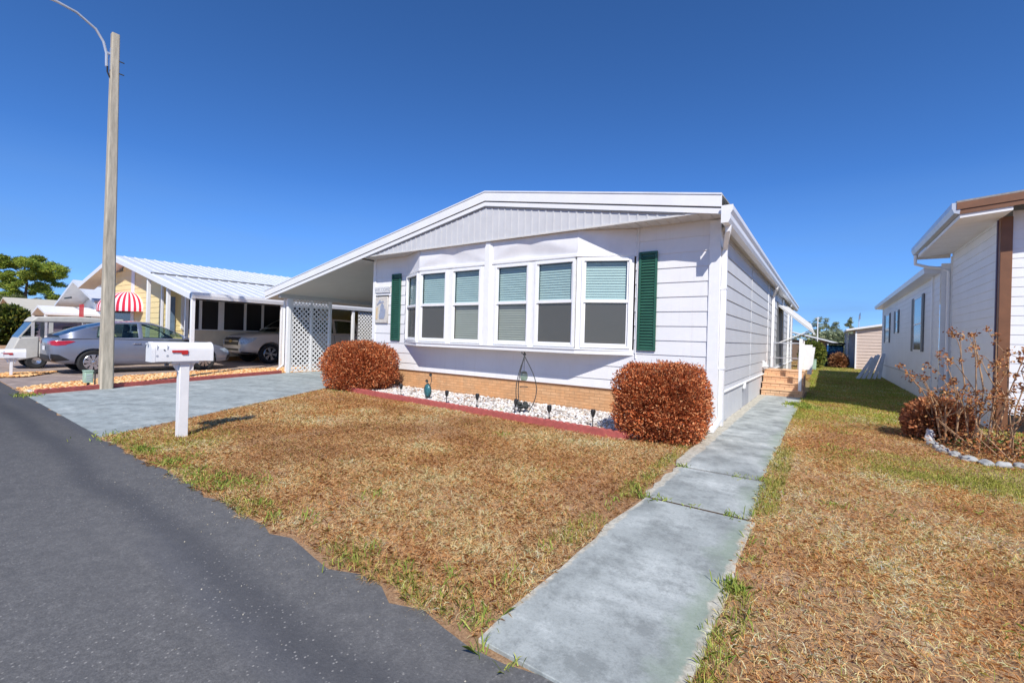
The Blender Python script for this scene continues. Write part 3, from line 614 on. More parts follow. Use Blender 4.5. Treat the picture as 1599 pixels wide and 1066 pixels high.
# things hanging on the front wall
def ftext(txt, size, x, y, z, mat, parent, depth=.002):
    c = bpy.data.curves.new("lettering_tmp", 'FONT'); c.body = txt; c.size = size; c.extrude = depth; c.align_x = 'CENTER'
    o = bpy.data.objects.new("lettering_tmp", c); COL.objects.link(o)
    dg = bpy.context.evaluated_depsgraph_get(); dg.update(); me = bpy.data.meshes.new_from_object(o.evaluated_get(dg)); me.name = "lettering"
    bpy.data.objects.remove(o, do_unlink=True); me.materials.clear(); me.materials.append(MT[mat])
    o = bpy.data.objects.new("lettering", me); COL.objects.link(o)
    o.parent = parent; o.location = Vector((x, y, z)) - OFF[parent.name]; o.rotation_euler = (PI / 2, 0, 0); return o
MT['signw'] = M("sign_board", (.70, .70, .69), .6, .08, 12); MT['signl'] = M("sign_letter", (.36, .38, .42), .6)
MT['mapblue'] = M("map_bluegrey", srgb(150, 158, 176), .7, .12, 25); MT['plaque'] = M("plaque_stone", srgb(206, 200, 190), .8, .1, 16, .3, 40)
sg = T("welcome_sign", "small grey WELCOME board hanging left of the green shutter", "sign", (-7.92, -.03, 2.36))
MB().box(-8.19, -7.60, -.040, -.020, 2.34, 2.50).build("board", 'signw', sg, bevel=.006)
ftext("WELCOME", .125, -7.895, -.041, 2.375, 'signl', sg)
MB().box(-8.14, -7.65, -.050, -.020, 2.255, 2.275).build("hanging_bar", 'iron', sg)
pq = T("wall_plaque", "pale plaque with blue-grey mitten-shaped map hanging under the WELCOME board", "plaque", (-7.9, -.03, 1.58))
MB().box(-8.15, -7.66, -.050, -.018, 1.57, 2.235).build("tablet", 'plaque', pq, bevel=.012)
mit = [(-7.99, 1.68), (-7.80, 1.68), (-7.76, 1.80), (-7.75, 1.92), (-7.78, 1.94), (-7.80, 1.88), (-7.81, 2.0), (-7.86, 2.07), (-7.92, 2.06), (-7.95, 1.97), (-7.965, 1.85), (-8.0, 1.76)]
MB().prism([(x + .02, -.051, z) for x, z in mit], (0, -.006, 0)).build("map_shape", 'mapblue', pq, smooth=0)
upn = [(-8.10, 2.02), (-8.02, 2.10), (-7.96, 2.17), (-7.93, 2.12), (-7.84, 2.13), (-7.80, 2.10), (-7.88, 2.085), (-7.98, 2.07), (-8.05, 2.03)]
MB().prism([(x + .01, -.051, z) for x, z in upn], (0, -.006, 0)).build("map_shape", 'mapblue', pq, smooth=0)
MB().prism([(-8.11, -.051, 1.66), (-8.04, -.051, 1.66), (-8.03, -.051, 1.98), (-8.1, -.051, 1.95)], (0, -.004, 0)).build("map_shape", M("map_tan", srgb(214, 190, 150), .7, .1, 20), pq, smooth=0)

# front steps, rail and screen by the side door
st = MB(); prof = [(5.55, -.02)]
for k in range(4): prof += [(5.55 + .21 * k, .155 * (k + 1)), (5.55 + .21 * (k + 1), .155 * (k + 1))]
prof[-1] = (7.5, .62); prof += [(7.5, -.02)]
sp = T("brick_steps", "four tan brick steps at the end of the side walkway", "steps", (.48, 5.55, 0))
st.prism([(.05, y, z) for y, z in prof], (.88, 0, 0)).build("flight", 'step', sp, smooth=0)
nb = MB()
for k in range(4):
    y = 5.55 + .21 * k; z = .155 * (k + 1); nb.box(.035, .945, y - .02, y + (.21 if k < 3 else .3), z + .001, z + .022)
nb.build("tread", M("step_tread", srgb(226, 184, 144), .85, .14, 14, .3, 40), sp, bevel=.004)
rl = T("hand_rail", "white metal hand rail with square post on the brick steps", "rail", (.86, 5.7, 0))
MB().box(.83, .90, 5.66, 5.73, .177, 1.46).each("post", 'trim', rl, bevel=.004)
MB().box(.83, .89, 7.32, 7.38, .64, 1.42).each("post", 'trim', rl, bevel=.004)
MB().box(.14, .83, 7.34, 7.36, 1.34, 1.37).box(.14, .83, 7.34, 7.36, .92, .94).box(.14, .16, 7.34, 7.36, .64, 1.34).build("back_rail", 'galv', rl)
MB().obox((.865, 5.73, 1.42), Vector((0, 1.59, -.02)).normalized(), XA, Z, (0, 1.59), (-.012, .012), (-.012, .012)).build("side_rail", 'trim', rl)
MB().obox((.72, 7.46, .5), XA, Vector((.1, 1, 0)).normalized(), Vector((.06, 0, 1)).normalized(), (0, .30), (0, .02), (.12, .82)).obox((.95, 7.5, .5), XA, YA, Vector((.1, 0, 1)).normalized(), (0, .11), (0, .02), (.0, .76)).each("screen_panel", 'trim', rl)
# lattice screen under the carport edge
LT = T("lattice_screen", "white diamond lattice screen beside the front carport post of the home with green shutters", "screen", (-12.25, .6, 0))
def lattice(mb, x, y0, y1, z0, z1, pitch=.15, w=.038):
    def strip(c, sgn, xo):
        # line: z = c + sgn*(y-y0)
        ya, yb = y0, y1
        pts = []
        za, zb_ = c, c + sgn * (y1 - y0)
        t0, t1 = 0., 1.
        for lim, s in ((z0, 1), (z1, -1)):
            fa, fb = s * (za - lim), s * (zb_ - lim)
            if fa < 0 and fb < 0: return
            if fa < 0: t0 = max(t0, fa / (fa - fb))
            elif fb < 0: t1 = min(t1, fa / (fa - fb))
        if t1 - t0 < .02: return
        p = Vector((x + xo, y0 + (y1 - y0) * t0, za + (zb_ - za) * t0)); q = Vector((x + xo, y0 + (y1 - y0) * t1, za + (zb_ - za) * t1))
        ax = (q - p).normalized(); mb.obox(p, ax, XA, ax.cross(XA), (0, (q - p).length), (0, .007), (-w / 2, w / 2))
    n = int((z1 - z0 + y1 - y0) / pitch) + 2
    for k in range(-2, n + 1):
        strip(z0 + k * pitch - (y1 - y0), 1, 0.0); strip(z0 + k * pitch, -1, .0085)
    return mb
lattice(MB(), -12.255, .0, .60, .06, 2.06).build("lattice_panel", 'trim', LT, smooth=0)
lattice(MB(), -12.255, .66, 1.24, .06, 2.06).build("lattice_panel", 'trim', LT, smooth=0)
lattice(MB(), -12.255, .0, 1.24, 2.12, 2.30, .115, .030).build("valance", 'trim', LT, smooth=0)
MB().box(-12.27, -12.23, .60, .66, .02, 2.31).box(-12.27, -12.23, -.06, -.0, .02, 2.31).each("stile", 'trim', LT, bevel=.003)
MB().box(-12.28, -12.20, 1.24, 1.32, .0, 2.31).each("stile", 'trim', LT, bevel=.003)
MB().box(-12.265, -12.235, .001, .599, 2.06, 2.12).box(-12.265, -12.235, .661, 1.239, 2.06, 2.12).box(-12.265, -12.235, .001, .599, .02, .06).box(-12.265, -12.235, .661, 1.239, .02, .06).each("cross_rail", 'trim', LT, bevel=.003)
# ------------------------------------------------------------------ right-hand neighbour
RN = T("neighbour_home", "white-sided house with brown corner post and brown roof fascia on the right edge", "house", (4.5, 3, 0))
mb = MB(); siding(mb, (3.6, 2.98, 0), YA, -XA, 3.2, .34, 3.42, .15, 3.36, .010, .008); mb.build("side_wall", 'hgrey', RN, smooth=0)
mb = MB(); siding(mb, (3.42, 6.95, 0), YA, -XA, 11.1, .56, 2.98, .15, 2.98, .010, .008)
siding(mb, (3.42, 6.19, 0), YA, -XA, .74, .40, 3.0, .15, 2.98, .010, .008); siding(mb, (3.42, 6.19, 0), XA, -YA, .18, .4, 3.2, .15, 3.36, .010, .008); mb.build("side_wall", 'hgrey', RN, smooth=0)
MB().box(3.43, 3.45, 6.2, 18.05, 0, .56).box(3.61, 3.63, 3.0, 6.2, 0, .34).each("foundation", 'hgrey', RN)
MB().box(3.405, 3.44, 6.95, 18.05, .555, .575).build("foundation_ledge", M("foundation_line", (.45, .45, .46), .7), RN)
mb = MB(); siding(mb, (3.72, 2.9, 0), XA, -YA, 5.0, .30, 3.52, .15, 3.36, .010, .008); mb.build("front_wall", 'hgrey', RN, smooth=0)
MB().box(3.585, 3.72, 2.86, 2.975, .0, 3.42).build("corner_post", 'brown', RN, bevel=.006)
MB().box(3.575, 3.599, 2.975, 3.03, .2, 3.40).each("corner_trim", M("post_edge", (.10, .08, .14), .6), RN)
MB().box(3.38, 3.43, 6.88, 6.98, .0, 3.0).box(3.57, 3.62, 6.12, 6.20, .3, 3.34).box(3.40, 3.43, 18.0, 18.08, 0, 2.98).each("corner_trim", 'trim', RN, bevel=.004)
def pitch(x): return .085 * (x - 3.0)
def rp(x0, x1, y0, y1, z0, z1, mat, nm):
    MB().prism([(x0, y0, z0 + pitch(x0)), (x1, y0, z0 + pitch(x1)), (x1, y0, z1 + pitch(x1)), (x0, y0, z1 + pitch(x0))], (0, y1 - y0, 0)).build(nm, mat, RN, smooth=0)
rp(2.985, 8.6, 2.34, 6.35, 3.60, 3.63, 'shingle', "roof")
rp(2.985, 8.6, 2.33, 2.36, 3.49, 3.60, 'brown', "fascia"); rp(3.0, 8.6, 2.345, 2.37, 3.42, 3.485, 'brown', "fascia")
MT['soffw'] = M("soffit_panel", (.80, .80, .79), .6, .05, 5)
rp(3.03, 3.60, 2.37, 6.22, 3.36, 3.42, 'soffw', "soffit")
MB().prism([(x, 2.34, z) for x, z in ((2.96, 3.44), (3.02, 3.42), (3.04, 3.60), (2.93, 3.60), (2.93, 3.52))], (0, 3.98, 0)).build("gutter", 'galv', RN, smooth=0)
MB().box(3.0, 3.57, 6.22, 6.30, 3.33, 3.44).build("eave_return", 'soffit', RN)
MB().tube([(2.99, 6.2, 3.42), (2.99, 6.2, 3.22), (3.2, 6.22, 3.14), (3.44, 6.24, 3.1), (3.535, 6.15, 3.02), (3.535, 6.12, .3), (3.50, 6.05, .12)], .034, 8).build("downspout", 'trim', RN)
MB().prism([(x, 6.36, z) for x, z in ((3.17, 3.02), (3.42, 3.0), (8, 3.5), (8, 3.6), (3.15, 3.14))], (0, 12.2, 0)).build("roof", 'roof', RN, smooth=0)
def nwin(y0, y1, z0, z1, shut=True):
    w = MB().box(3.395, 3.42, y0, y1, z0, z0 + .05).box(3.395, 3.42, y0, y1, z1 - .05, z1).box(3.395, 3.42, y0, y0 + .05, z0 + .05, z1 - .05).box(3.395, 3.42, y1 - .05, y1, z0 + .05, z1 - .05).box(3.398, 3.42, y0 + .05, y1 - .05, (z0 + z1) / 2 - .02, (z0 + z1) / 2 + .02).build("window", 'trim', RN)
    zm = (z0 + z1) / 2
    MB().box(3.402, 3.412, y0 + .05, y1 - .05, zm + .02, z1 - .05).build("pane", M("pane_teal", (.22, .38, .42), .12, .05, 2), w)
    MB().box(3.402, 3.412, y0 + .05, y1 - .05, z0 + .05, zm - .02).build("pane", M("pane_dark", (.03, .035, .04), .12, .05, 2), w)
    if shut:
        for a, b in ((y0 - .34, y0 - .02), (y1 + .02, y1 + .34)):
            mb = MB().box(3.39, 3.41, a, b, z0, z1)
            for k in range(int((z1 - z0) / .06)): mb.box(3.383, 3.389, a + .04, b - .04, z0 + .03 + k * .06, z0 + .06 + k * .06)
            mb.build("shutter", M("shutter_dark", (.12, .12, .13), .5), RN)
nwin(8.35, 9.6, 1.22, 2.72); nwin(13.0, 13.6, 1.82, 2.62); nwin(15.5, 16.8, 1.5, 2.65)
MB().box(3.40, 3.43, 9.9, 10.2, .30, .36).build("foundation_vent", M("vent_grey", (.2, .2, .2), .7), RN)
# sheets leaning against its wall
for i, ln in enumerate((.92, 1.0, 1.04, .98, 1.1)):
    a = Vector((2.44 + .185 * i, 15.2 + .22 * i, .0)); b = Vector((min(2.92 + (.13, .15, .12, .13, .14)[i] * i, 3.36), 15.75 + .24 * i, ln * .92)); ax = (b - a).normalized(); n = Vector((.25, -1, .35)); n = (n - ax * n.dot(ax)).normalized(); s = n.cross(ax)
    mb = MB()
    for k in range(5): mb.obox(a, ax, s, n, (0, (b - a).length + .05), (-.055 + k * .022, -.033 + k * .022), (0, .010 if k % 2 else .020))
    pl = mb.build("siding_sheet", 'sheet', smooth=0)
    setp(pl, ["grey ribbed sheet leaning on the white-sided wall, the one nearest the camera", "grey ribbed sheet leaning on the white-sided wall, second from the front", "middle one of the grey ribbed sheets leaning on the white-sided wall", "grey ribbed sheet leaning on the white-sided wall, second from the back", "grey ribbed sheet leaning on the white-sided wall, hindmost and tallest"][i], "metal sheet", "sheets leaning against the side wall")
# ------------------------------------------------------------------ behind, between the houses
SH = T("pink_shed", "pinkish lap-sided shed with white sloping roof behind the right-hand house", "shed", (4, 25.4, 0))
mb = MB(); siding(mb, (2.87, 25.4, 0), XA, -YA, 3.4, .0, 2.32, .18, 2.3, .022, .02); mb.build("wall", 'pink', SH, smooth=0)
MB().prism([(2.87, 25.42, 2.25), (6.27, 25.42, 2.25), (6.27, 25.42, 2.88), (2.87, 25.42, 2.28)], (0, .02, 0)).box(2.88, 2.9, 25.42, 30, 0, 2.3).each("wall", 'pink', SH, smooth=0)
MB().box(2.80, 2.868, 25.35, 25.45, 0, 2.2).each("corner_trim", 'trim', SH)
MB().prism([(2.36, 25.15, 2.22), (6.3, 25.15, 2.95), (6.3, 25.15, 3.06), (2.36, 25.15, 2.33)], (0, 5, 0)).build("roof", 'fascia', SH, smooth=0)
MB().box(2.42, 2.50, 26.4, 26.48, 0, 2.2).box(2.42, 2.50, 29.4, 29.48, 0, 2.2).each("post", 'trim', SH)
MB().box(2.55, 2.85, 27.2, 27.3, .0, 2.1).each("back_wall", 'galv', SH)
sd = T("satellite_dish", "small white satellite dish on a thin mast above the pink shed roof", "dish", (3.25, 27.5, 2.45))
MB().tube([(3.05, 27.5, 2.45), (3.05, 27.5, 3.15)], .02, 6).build("mast", 'galv', sd)
MB().lathe([(0, .03), (.12, .05), (.24, .11)], (3.0, 27.45, 3.2), 'x', 16).build("dish_bowl", 'trim', sd)
BH = T("far_bungalow", "low brown bungalow with pale eave behind the green bush at the back", "house", (-2.0, 36, 0))
mb = MB().box(-8, 1.6, 36, 42, 0, 1.75).each("wall", M("brown_wall", srgb(126, 104, 88), .8, .12, 3), BH)
MB().prism([(-8.5, 35.4, 1.75), (-3, 35.4, 2.9), (2.3, 35.4, 1.45), (2.3, 35.4, 1.56), (-3, 35.4, 3.02), (-8.5, 35.4, 1.86)], (0, 7, 0)).build("roof", 'roof', BH, smooth=0)
MB().box(1.5, 1.6, 35.5, 35.6, 0, 1.5).each("post", 'trim', BH)
fp = T("mast_pole", "thin white pole rising behind the green bush between the houses", "pole", (.93, 28.5, 0))
MB().tube([(.96, 28.5, 0), (.93, 28.5, 3.2)], .035, 8).build("shaft", 'trim', fp); MB().tube([(.80, 28.5, 3.12), (1.06, 28.5, 3.16)], .015, 6).build("cross_arm", 'trim', fp)
ub = T("utility_box", "pale green utility cabinet standing in the grass beyond the brick steps", "utility box", (.84, 21.5, 0))
MB().box(.66, 1.00, 21.4, 21.7, 0, .52).build("cabinet", 'ubox', ub, bevel=.02); MB().box(.65, 1.01, 21.38, 21.72, .52, .57).build("lid", 'ubox', ub, bevel=.01); MB().box(.70, .96, 21.385, 21.398, .06, .48).build("door", 'ubox', ub)
# dark open utility cart facing us
UC = T("black_cart", "black golf cart with flat roof and blue windscreen parked behind the brown bush", "golf cart", (1.85, 27.5, 0))
MB().box(1.42, 2.32, 26.9, 28.8, .30, .62).prism([(1.45, 26.9, .62), (1.45, 26.6, .45), (1.45, 26.6, .30), (1.45, 26.9, .30)], (.84, 0, 0)).box(1.46, 2.28, 27.9, 28.3, .62, .95).each("body", 'black', UC, bevel=.03)
MB().prism([(1.45, 26.92, .78), (2.29, 26.92, .78), (2.29, 27.12, 1.38), (1.45, 27.12, 1.38)], (0, .02, 0)).build("windscreen", 'gblue', UC)
MB().box(1.34, 2.40, 26.85, 28.7, 1.42, 1.52).build("roof", 'black', UC, bevel=.03)
MB().tube([(1.44, 26.95, .62), (1.44, 27.13, 1.42)], .02, 6).tube([(2.30, 26.95, .62), (2.30, 27.13, 1.42)], .02, 6).tube([(1.44, 28.6, .6), (1.44, 28.5, 1.42)], .02, 6).tube([(2.3, 28.6, .6), (2.3, 28.5, 1.42)], .02, 6).each("frame", 'black', UC)
for x in (1.46, 2.28):
    for y in (27.0, 28.6): MB().lathe([(.0, -.07), (.12, -.07), (.22, -.06), (.235, 0), (.22, .06), (.12, .07), (0, .07)], (x, y, .235), 'x', 16).build("wheel", 'tyre', UC)
for x in (1.58, 2.16): MB().ball((x, 26.6, .48), .055, 1, .5, 1).build("headlight", 'lens', UC)

# ------------------------------------------------------------------ left-hand neighbour: yellow house with carport
YH = T("yellow_house", "pale yellow house with white ribbed metal roof, carport and dark screened windows", "house", (-20, 0, 0))
mb = MB(); zz = .25
while zz < 3.95:
    zt_ = min(zz + .2, 3.96); xa = max(-25.4, -22.4 - (3.98 - zt_) / .178) if zt_ > 2.9 else -25.4; xb = min(-18.45, -22.4 + (3.98 - zt_) / .222)
    if xb - xa > .05: siding(mb, (xa, -1.5, 0), XA, -YA, xb - xa, zz, zt_, .2, .25, .015, .01)
    zz += .2
mb.build("gable_wall", 'yellow', YH, smooth=0)
MB().box(-21.95, -21.55, -1.53, -1.516, .25, 3.6).box(-18.52, -18.42, -1.53, -1.47, .1, 3.1).box(-25.45, -25.35, -1.53, -1.48, .1, 3.0).each("corner_trim", 'trim', YH)
mb = MB(); siding(mb, (-18.45, -1.48, 0), YA, XA, .62, .2, 2.9, .2, 2.0, .015, .01); mb.build("side_wall", 'yellow', YH, smooth=0)
MB().box(-18.47, -18.45, -.86, 12, .2, 1.24).box(-18.47, -18.45, -.86, 12, 2.5, 3.0).each("sill_wall", M("beige_wall", srgb(230, 218, 190), .8, .06, 3), YH)
MB().box(-25.3, -18.6, 11.9, 12, .1, 3).box(-25.4, -25.3, -1.4, 12, .1, 3).each("back_wall", 'yellow', YH)
ys = [-.88, -.30, .42, 1.32, 2.02, 2.9, 3.8, 4.7]
MT['screen'] = M("dark_screen", (.012, .012, .016), .35, .3, 2, stretch=(1, 30, .2))
for a, b in zip(ys, ys[1:]):
    w = MB().box(-18.45, -18.42, a + .04, b - .04, 1.26, 2.48).build("window", 'screen', YH)
MB().box(-18.46, -18.39, -.88, 4.8, 1.235, 1.275).build("window_sill", 'trim', YH)
for i, y in enumerate(ys): MB().box(-18.45, -18.38, y - (.10 if i == 2 else .045), y + (.10 if i == 2 else .045), 1.275, 2.5).each("window_post", 'trim', YH)
MB().box(-18.44, -18.40, -1.36, -1.12, 1.1, 2.45).build("side_window", M("window_blue", (.16, .24, .32), .15, .2, 3), YH)
# roof: ridge at x=-22.4
def yz(x): return 4.14 - (.178 * (-22.4 - x) if x < -22.4 else .222 * (x + 22.4))
yl, yr = -27.7, -14.15
YF, YB = -2.05, 13.5
MB().prism([(yl, YF, yz(yl)), (-22.4, YF, 4.14), (yr, YF, yz(yr)), (yr, YF, yz(yr) + .05), (-22.4, YF, 4.20), (yl, YF, yz(yl) + .05)], (0, YB - YF, 0)).build("roof", 'roof', YH, smooth=0)
mb = MB(); k = 0; y = YF + .03
while y < YB:
    mb.prism([(-22.4, y, 4.20), (yr - .02, y, yz(yr) + .052), (yr - .02, y, yz(yr) + .078), (-22.4, y, 4.225)], (0, .03, 0))
    mb.prism([(-22.4, y, 4.20), (yl, y, yz(yl) + .05), (yl, y, yz(yl) + .075), (-22.4, y, 4.225)], (0, .03, 0)); y += .34
mb.build("roof_rib", 'roof', YH, smooth=0)
MB().prism([(x, YF, z) for x, z in ((-17.8, yz(-17.8) + .06), (-17.72, yz(-17.72) + .06), (-17.72, yz(-17.72) + .10), (-17.8, yz(-17.8) + .10))], (0, 9, 0)).build("roof_joint", M("joint_dark", (.12, .12, .12), .8), YH, smooth=0)
def yband(d0, d1, y0, y1, mat, nm):
    mb = MB()
    for a, b in ((yl, -22.4), (-22.4, yr)):
        mb.prism([(a, y0, yz(a) - d0), (b, y0, yz(b) - d0), (b, y0, yz(b) - d1), (a, y0, yz(a) - d1)], (0, y1 - y0, 0))
    mb.build(nm, mat, YH, smooth=0)
yband(-.03, .15, YF - .03, YF, 'fascia', "fascia")
mb = MB()
mb.sheet([(yl, YF, yz(yl) - .15), (-22.4, YF, 3.99), (-22.4, -1.5, 3.99), (yl, -1.5, yz(yl) - .15)]); mb.sheet([(-22.4, YF, 3.99), (yr, YF, yz(yr) - .15), (yr, 12, yz(yr) - .15), (-22.4, 12, 3.99)])
mb.build("soffit", 'soffw', YH, smooth=0)
MB().prism([(x, YF - .03, z) for x, z in ((-14.18, 2.20), (-14.05, 2.20), (-14.02, 2.30), (-14.02, 2.385), (-14.18, 2.385))], (0, 14, 0)).build("gutter", 'fascia', YH, smooth=0)
for x, y in ((-14.15, -2.02), (-14.15, .66), (-14.15, 3.5), (-14.15, 6.4), (-18.3, -1.95)): MB().box(x - .05, x + .05, y - .05, y + .05, .04, 2.2 if x > -15 else 3.0).build("carport_post", 'trim', YH, bevel=.005)
MB().box(-16.6, -16.5, -1.95, -1.85, .04, 2.62).build("carport_post", 'trim', YH, bevel=.005)
lattice(MB(), -14.16, 3.75, 4.6, .1, 2.15, .15, .045).build("lattice_panel", 'trim', YH, smooth=0)
# striped awning on the gable
mb = MB(); nt_, np_ = 28, 10; AX, RX, RY, RZ = -22.4, 1.95, .90, .72
vs = [(AX - RX * math.cos(PI * i / nt_) * math.cos(PI / 2 * j / np_), -1.51 - RY * math.sin(PI * i / nt_) * math.cos(PI / 2 * j / np_), 2.02 + RZ * math.sin(PI / 2 * j / np_)) for i in range(nt_ + 1) for j in range(np_ + 1)]
m = np_ + 1; mb.add(vs, [(i * m + j, (i + 1) * m + j, (i + 1) * m + j + 1, i * m + j + 1) for i in range(nt_) for j in range(np_)])
vl = [(AX - RX * math.cos(PI * i / nt_), -1.511 - RY * math.sin(PI * i / nt_), z) for i in range(nt_ + 1) for z in (1.90, 2.02)]
mb.add(vl, [(2 * i, 2 * i + 2, 2 * i + 3, 2 * i + 1) for i in range(nt_)])
mb.build("awning", 'stripe', YH, smooth=60)
MB().box(-24.3, -21.9, -1.525, -1.512, 1.0, 2.3).build("front_window", M("win2", (.08, .10, .11), .2), YH)
# two more homes further along the street
def simple_home(name, label, cx, yf, w, h, rise, dp, wall, roof, ov=.5, asym=0):
    t = T(name, label, "house", (cx, yf, 0))
    a, b, r = cx - w / 2, cx + w / 2, cx + asym
    MB().prism([(a, yf, 0), (b, yf, 0), (b, yf, h), (r, yf, h + rise * (1 - 2 * ov / w)), (a, yf, h)], (0, dp, 0)).each("wall", wall, t, smooth=0)
    k = rise / (w / 2); zl, zr = h - k * ov + .02, h - k * ov + .02
    mb = MB().prism([(a - ov, yf - 1.1, zl), (r, yf - 1.1, h + rise + .02), (b + ov, yf - 1.1, zr), (b + ov, yf - 1.1, zr + .14), (r, yf - 1.1, h + rise + .16), (a - ov, yf - 1.1, zl + .14)], (0, dp + 1.4, 0)); mb.build("roof", roof, t, smooth=0)
    for x0, x1, z0, z1 in ((cx - w * .36, cx - w * .2, 1.0, 2.0), (cx + w * .12, cx + w * .30, 1.0, 2.0)):
        wn = MB().box(x0 - .06, x1 + .06, yf - .03, yf - .002, z0 - .06, z1 + .06).build("window", 'trim', t); MB().box(x0, x1, yf - .04, yf - .031, z0, z1).build("pane", 'screen', wn)
    return t
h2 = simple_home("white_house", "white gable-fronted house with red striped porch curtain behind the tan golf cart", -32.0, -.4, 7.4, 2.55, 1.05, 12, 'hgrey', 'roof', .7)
MB().box(-33.6, -32.1, -1.55, -1.50, 2.75, 2.84).build("porch_beam", 'iron', h2)
MB().prism([(-35.2, -2.6, 1.80), (-33.4, -2.6, 2.2), (-31.4, -2.6, 1.80), (-31.4, -2.6, 1.9), (-33.4, -2.6, 2.32), (-35.2, -2.6, 1.9)], (0, 2.2, 0)).build("porch_roof", 'trim', h2, smooth=0)
for x in (-35.0, -31.6): MB().box(x - .06, x + .06, -2.6, -2.48, 0, 1.8).build("porch_post", 'trim', h2)
mb = MB()
for k in range(4): mb.box(-30.9 + k * .24, -30.78 + k * .24, -1.42, -1.40, 1.5, 2.4)
mb.build("porch_curtain", 'redflag', h2)
h3 = simple_home("mauve_house", "mauve-walled house with tan metal roof beyond the white house", -59.5, .0, 11.5, 2.3, 1.25, 14, 'mauve', 'tanroof', .8, -1.2)
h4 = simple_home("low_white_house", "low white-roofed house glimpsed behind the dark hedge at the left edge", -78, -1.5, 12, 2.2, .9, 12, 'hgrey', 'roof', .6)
# ------------------------------------------------------------------ vehicles
def car(name, label, cat, loc, rz, paint, L, cols, wins, top, belt, roofpts, axles, tr, tw, grille=None, arch=None):
    """lofted lower body + cabin from (y,zt) columns; local +y is forward"""
    t = T(name, label, cat, loc, None, rz)
    bm = bmesh.new(); rings = []
    for (y, zb, zs, zd, hw) in L:
        half = [(0, zb), (.80 * hw, zb), (.955 * hw, zb + .07), (hw * .99, zb + .35 * (zs - zb)), (hw, zb + .62 * (zs - zb)), (.985 * hw, zs - .05), (.94 * hw, zs), (.62 * hw, zd - .008), (0, zd)]
        full = [(x, z) for x, z in half] + [(-x, z) for x, z in half[-2:0:-1]]
        rings.append([bm.verts.new((x, y, z)) for x, z in full])
    n = len(rings[0])
    for a, b in zip(rings, rings[1:]):
        for k in range(n): bm.faces.new((a[k], a[(k + 1) % n], b[(k + 1) % n], b[k]))
    bm.faces.new(rings[0][::-1]); bm.faces.new(rings[-1])
    bmesh.ops.recalc_face_normals(bm, faces=bm.faces[:])
    me = bpy.data.meshes.new("body_tmp"); bm.to_mesh(me); bm.free()
    ob = bpy.data.objects.new("body_tmp", me); COL.objects.link(ob)
    sm = ob.modifiers.new("s", 'SUBSURF'); sm.levels = sm.render_levels = 2
    cut = []
    for ay in axles:
        for sx in (-1, 1):
            hw = max(q[4] for q in L)
            c = MB().lathe([(0, -.30), (arch, -.30), (arch, .30), (0, .30)], (sx * (hw - .06), ay, tr + .015), 'x', 40).build("cut_tmp", 'black', None, smooth=0, base=(0, 0, 0))
            b = ob.modifiers.new("b", 'BOOLEAN'); b.operation = 'DIFFERENCE'; b.solver = 'EXACT'; b.object = c; cut.append(c)
    dg = bpy.context.evaluated_depsgraph_get(); dg.update()
    fm = bpy.data.meshes.new_from_object(ob.evaluated_get(dg)); fm.name = "body"
    for c in cut: bpy.data.objects.remove(c, do_unlink=True)
    bpy.data.objects.remove(ob, do_unlink=True)
    fm.materials.clear(); fm.materials.append(MT[paint])
    for p in fm.polygons: p.use_smooth = True; p.material_index = 0
    fm.set_sharp_from_angle(angle=math.radians(42))
    body = bpy.data.objects.new("body", fm); COL.objects.link(body); body.parent = t; OFF[body.name] = Vector((0, 0, 0))
    bvh = BVHTree.FromPolygons([v.co[:] for v in fm.vertices], [p.vertices[:] for p in fm.polygons])
    # cabin grid
    bw, tpw = belt[1], top; rows = [0, .08, .90, 1]
    def sidept(c, r, sx):
        yb, yt, zt = c; f = r; return (sx * (bw + (tpw - bw) * f ** .9 * min(1, (zt - belt[0]) / (roofpts - belt[0]))), yb + (yt - yb) * f, belt[0] + (zt - belt[0]) * f)
    bod, gls = MB(), {}
    for sx in (-1, 1):
        for i in range(len(cols) - 1):
            for j in range(3):
                q = [sidept(cols[i], rows[j], sx), sidept(cols[i + 1], rows[j], sx), sidept(cols[i + 1], rows[j + 1], sx), sidept(cols[i], rows[j + 1], sx)]
                if i in wins and j == 1: gls.setdefault((sx, i if i - 1 not in wins else i - 1), MB()).add(q, [(0, 1, 2, 3)])
                else: bod.add(q, [(0, 1, 2, 3)])
    def strip(i0, i1, kind):
        g = MB()
        for i in range(i0, i1):
            ed = []
            for c in (cols[i], cols[i + 1]):
                x, y, z = sidept(c, 1, 1); ed.append([(x, y, z), (x * .93, y, z + .008), (x * .5, y + (.05 if kind == 'w' else -.05 if kind == 'r' else 0) * 1, z + .028), (0, y + (.07 if kind == 'w' else -.07 if kind == 'r' else 0), z + .035)])
            e0, e1 = ed
            for s in (1, -1):
                for k in range(3):
                    q = [(s * e0[k][0],) + e0[k][1:], (s * e1[k][0],) + e1[k][1:], (s * e1[k + 1][0],) + e1[k + 1][1:], (s * e0[k + 1][0],) + e0[k + 1][1:]]
                    (bod if (k == 0 or kind == 'p') else g).add(q, [(0, 1, 2, 3)])
        return g
    r0_, r1_ = grille['roof']
    rw = strip(0, r0_, 'r'); strip(r0_, r1_, 'p'); ws = strip(r1_, len(cols) - 1, 'w')
    def weld(o):
        b = bmesh.new(); b.from_mesh(o.data); bmesh.ops.remove_doubles(b, verts=b.verts[:], dist=.004); bmesh.ops.recalc_face_normals(b, faces=b.faces[:]); b.to_mesh(o.data); b.free()
        for p in o.data.polygons: p.use_smooth = True
        o.data.set_sharp_from_angle(angle=math.radians(28)); return o
    ro = weld(bod.build("roof", paint, t, local=True))
    sm = ro.modifiers.new("t", 'SOLIDIFY'); sm.thickness = .02; sm.offset = -1
    for g_ in gls.values(): weld(g_.build("side_window", 'gcar', t, local=True))
